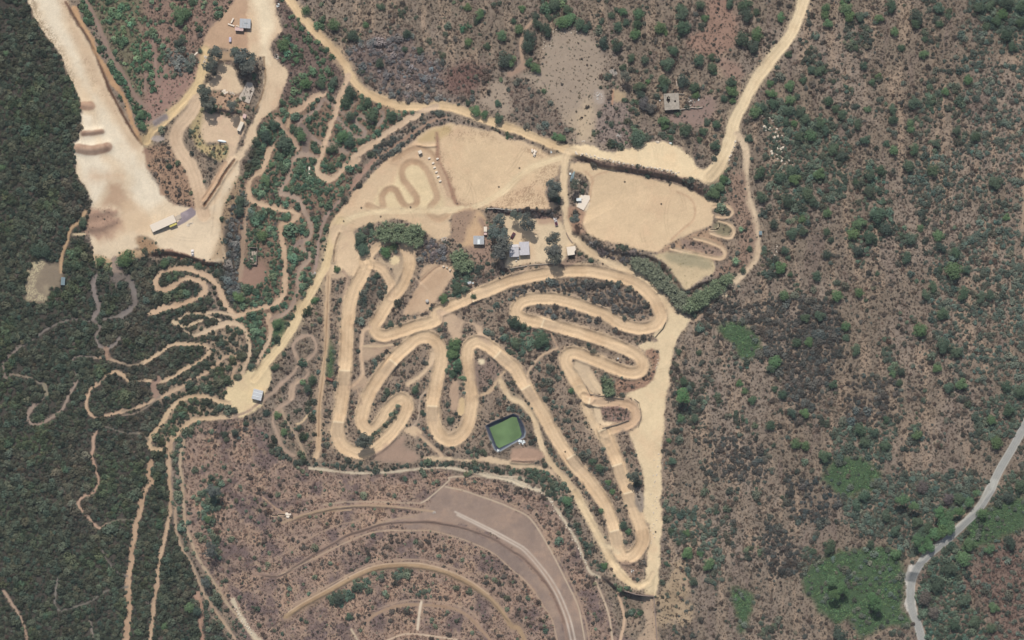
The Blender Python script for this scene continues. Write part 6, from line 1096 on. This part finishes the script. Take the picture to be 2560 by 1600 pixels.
# ------------------------------------------------------------------ cane thickets and young palms
def blades(spots, seed, h=3.4, n=30, L=2.3, w=.12):
    r = np.random.default_rng(seed); V = []; 
    for (x, y, z, s) in spots:
        hh = h * s
        for b in range(n):
            a = r.random() * 6.283; t = np.array([math.cos(a), math.sin(a), 0]); sd = np.array([-t[1], t[0], 0]) * w * s * r.uniform(.7, 1.4)
            z0 = z + hh * r.uniform(.45, 1.0); p0 = np.array([x, y, z0]) + t * .1; LL = L * s * r.uniform(.5, 1.1)
            p1 = p0 + t * LL * .5 + np.array([0, 0, .28 * LL]); p2 = p0 + t * LL + np.array([0, 0, -.1 * LL])
            V += [p0 - sd, p0 + sd, p1 + sd, p1 - sd, p1 - sd, p1 + sd, p2 + sd * .2, p2 - sd * .2]
        V += [np.array([x - .04, y, z - .2]), np.array([x + .04, y, z - .2]), np.array([x + .04, y, z + hh]), np.array([x - .04, y, z + hh])]
    V = np.array(V); return V, np.arange(len(V)).reshape(-1, 4)
def thicket(poly, label, colr, step=1.55, h=3.4, seed=1):
    p = smooth(P(poly), True, 2); q = np.vstack([p, p[:1]]); r = random.Random(seed); sp_ = []
    x0, y0 = p.min(0); x1, y1 = p.max(0); cx, cy = p.mean(0)
    xx = x0
    while xx < x1:
        yy = y0
        while yy < y1:
            a, b = xx + r.uniform(-.5, .5) * step, yy + r.uniform(-.5, .5) * step; ins = False
            for u, v in zip(q[:-1], q[1:]):
                if (u[1] > b) != (v[1] > b) and a < (v[0] - u[0]) * (b - u[1]) / (v[1] - u[1]) + u[0]: ins = not ins
            if ins and r.random() < .9: sp_.append((a - cx, b - cy, H(a, b) - H(cx, cy), r.uniform(.55, 1.35)))
            yy += step
        xx += step
    V, F = blades(sp_, seed, h); me = mesh_np('cane_thicket', V, F); me.materials.append(MLEAF_O); o = bpy.data.objects.new('cane_thicket', me); COL.objects.link(o); o.location = (cx, cy, H(cx, cy)); o.color = (*colr, 1); tag(o, label, "cane thicket", "giant cane thickets"); print("thicket", len(sp_))
cn = C(84, 94, 72, 1.0) * 1.55
thicket("11: 1170,640 1260,600 1400,610 1540,640 1600,690 1570,760 1550,820 1440,800 1300,770 1180,760 1130,700", "dense bank of giant cane above the circuit's top left bends", cn, h=5.0, seed=2)
thicket("11: 1860,880 1930,860 2000,930 2060,990 2040,1050 1940,1060 1880,1000", "clump of giant cane below the cabin with the skylight", cn, seed=3)
thicket("21: 1130,950 1230,930 1360,1010 1440,1080 1540,1200 1620,1270 1700,1330 1640,1430 1560,1400 1480,1280 1350,1170 1240,1070 1150,1010", "long cane hedge running down the west side of the dry plot", C(90, 94, 78, 1.0) * 1.5, seed=4)
thicket("21: 1640,1330 1700,1290 1850,1200 1950,1130 2060,1090 2080,1130 2000,1230 1900,1320 1760,1410 1650,1440", "cane hedge rising to the right below the dry plot", cn, h=4.6, seed=5)
thicket("22: 860,560 930,560 960,640 930,700 880,690", "small clump of giant cane in the island above the S-bend", cn * .9, seed=6)
def palm(s, label, size):
    p = P(s)[0]; V, F = blades([(0, 0, 0, 1)], 9, h=size * .9, n=60, L=size, w=.12); me = mesh_np('palm', V, F); me.materials.append(MLEAF_O); t = root('palm_tree', p[0], p[1], 0, label, "palm", "young palms")
    o = bpy.data.objects.new('fronds', me); COL.objects.link(o); o.parent = t; o.color = (*(C(84, 104, 80, 1.0) * 1.8), 1); MB().cyl(0, 0, -.2, size * .6, .2, .14, 8).build('trunk', MBARK, t)
palm("21: 2165,655", "small spiky young palm beside the top finger loops east of the arena", 1.9); palm("21: 2115,955", "larger spiky palm by the eastern lane near the cane hedge's upper end", 2.9)

# ------------------------------------------------------------------ the kilometre and a half of summer air between the ground and the camera
hz = MB().box(-6100, 6100, -6100, 6100, -12, CAM_H + 20)
hm = bpy.data.materials.new("haze_air"); hm.use_nodes = True; hn = hm.node_tree.nodes; hn.clear(); ho = hn.new("ShaderNodeOutputMaterial"); pv = hn.new("ShaderNodeVolumePrincipled")
pv.inputs["Color"].default_value = (.78, .86, 1.0, 1); pv.inputs["Density"].default_value = 4.5e-5; pv.inputs["Anisotropy"].default_value = .3
hm.node_tree.links.new(pv.outputs[0], ho.inputs["Volume"])
o = hz.build('haze', hm); o["kind"] = "stuff"; o["label"] = "thin pale summer haze in the air over the whole site"; o["category"] = "haze"
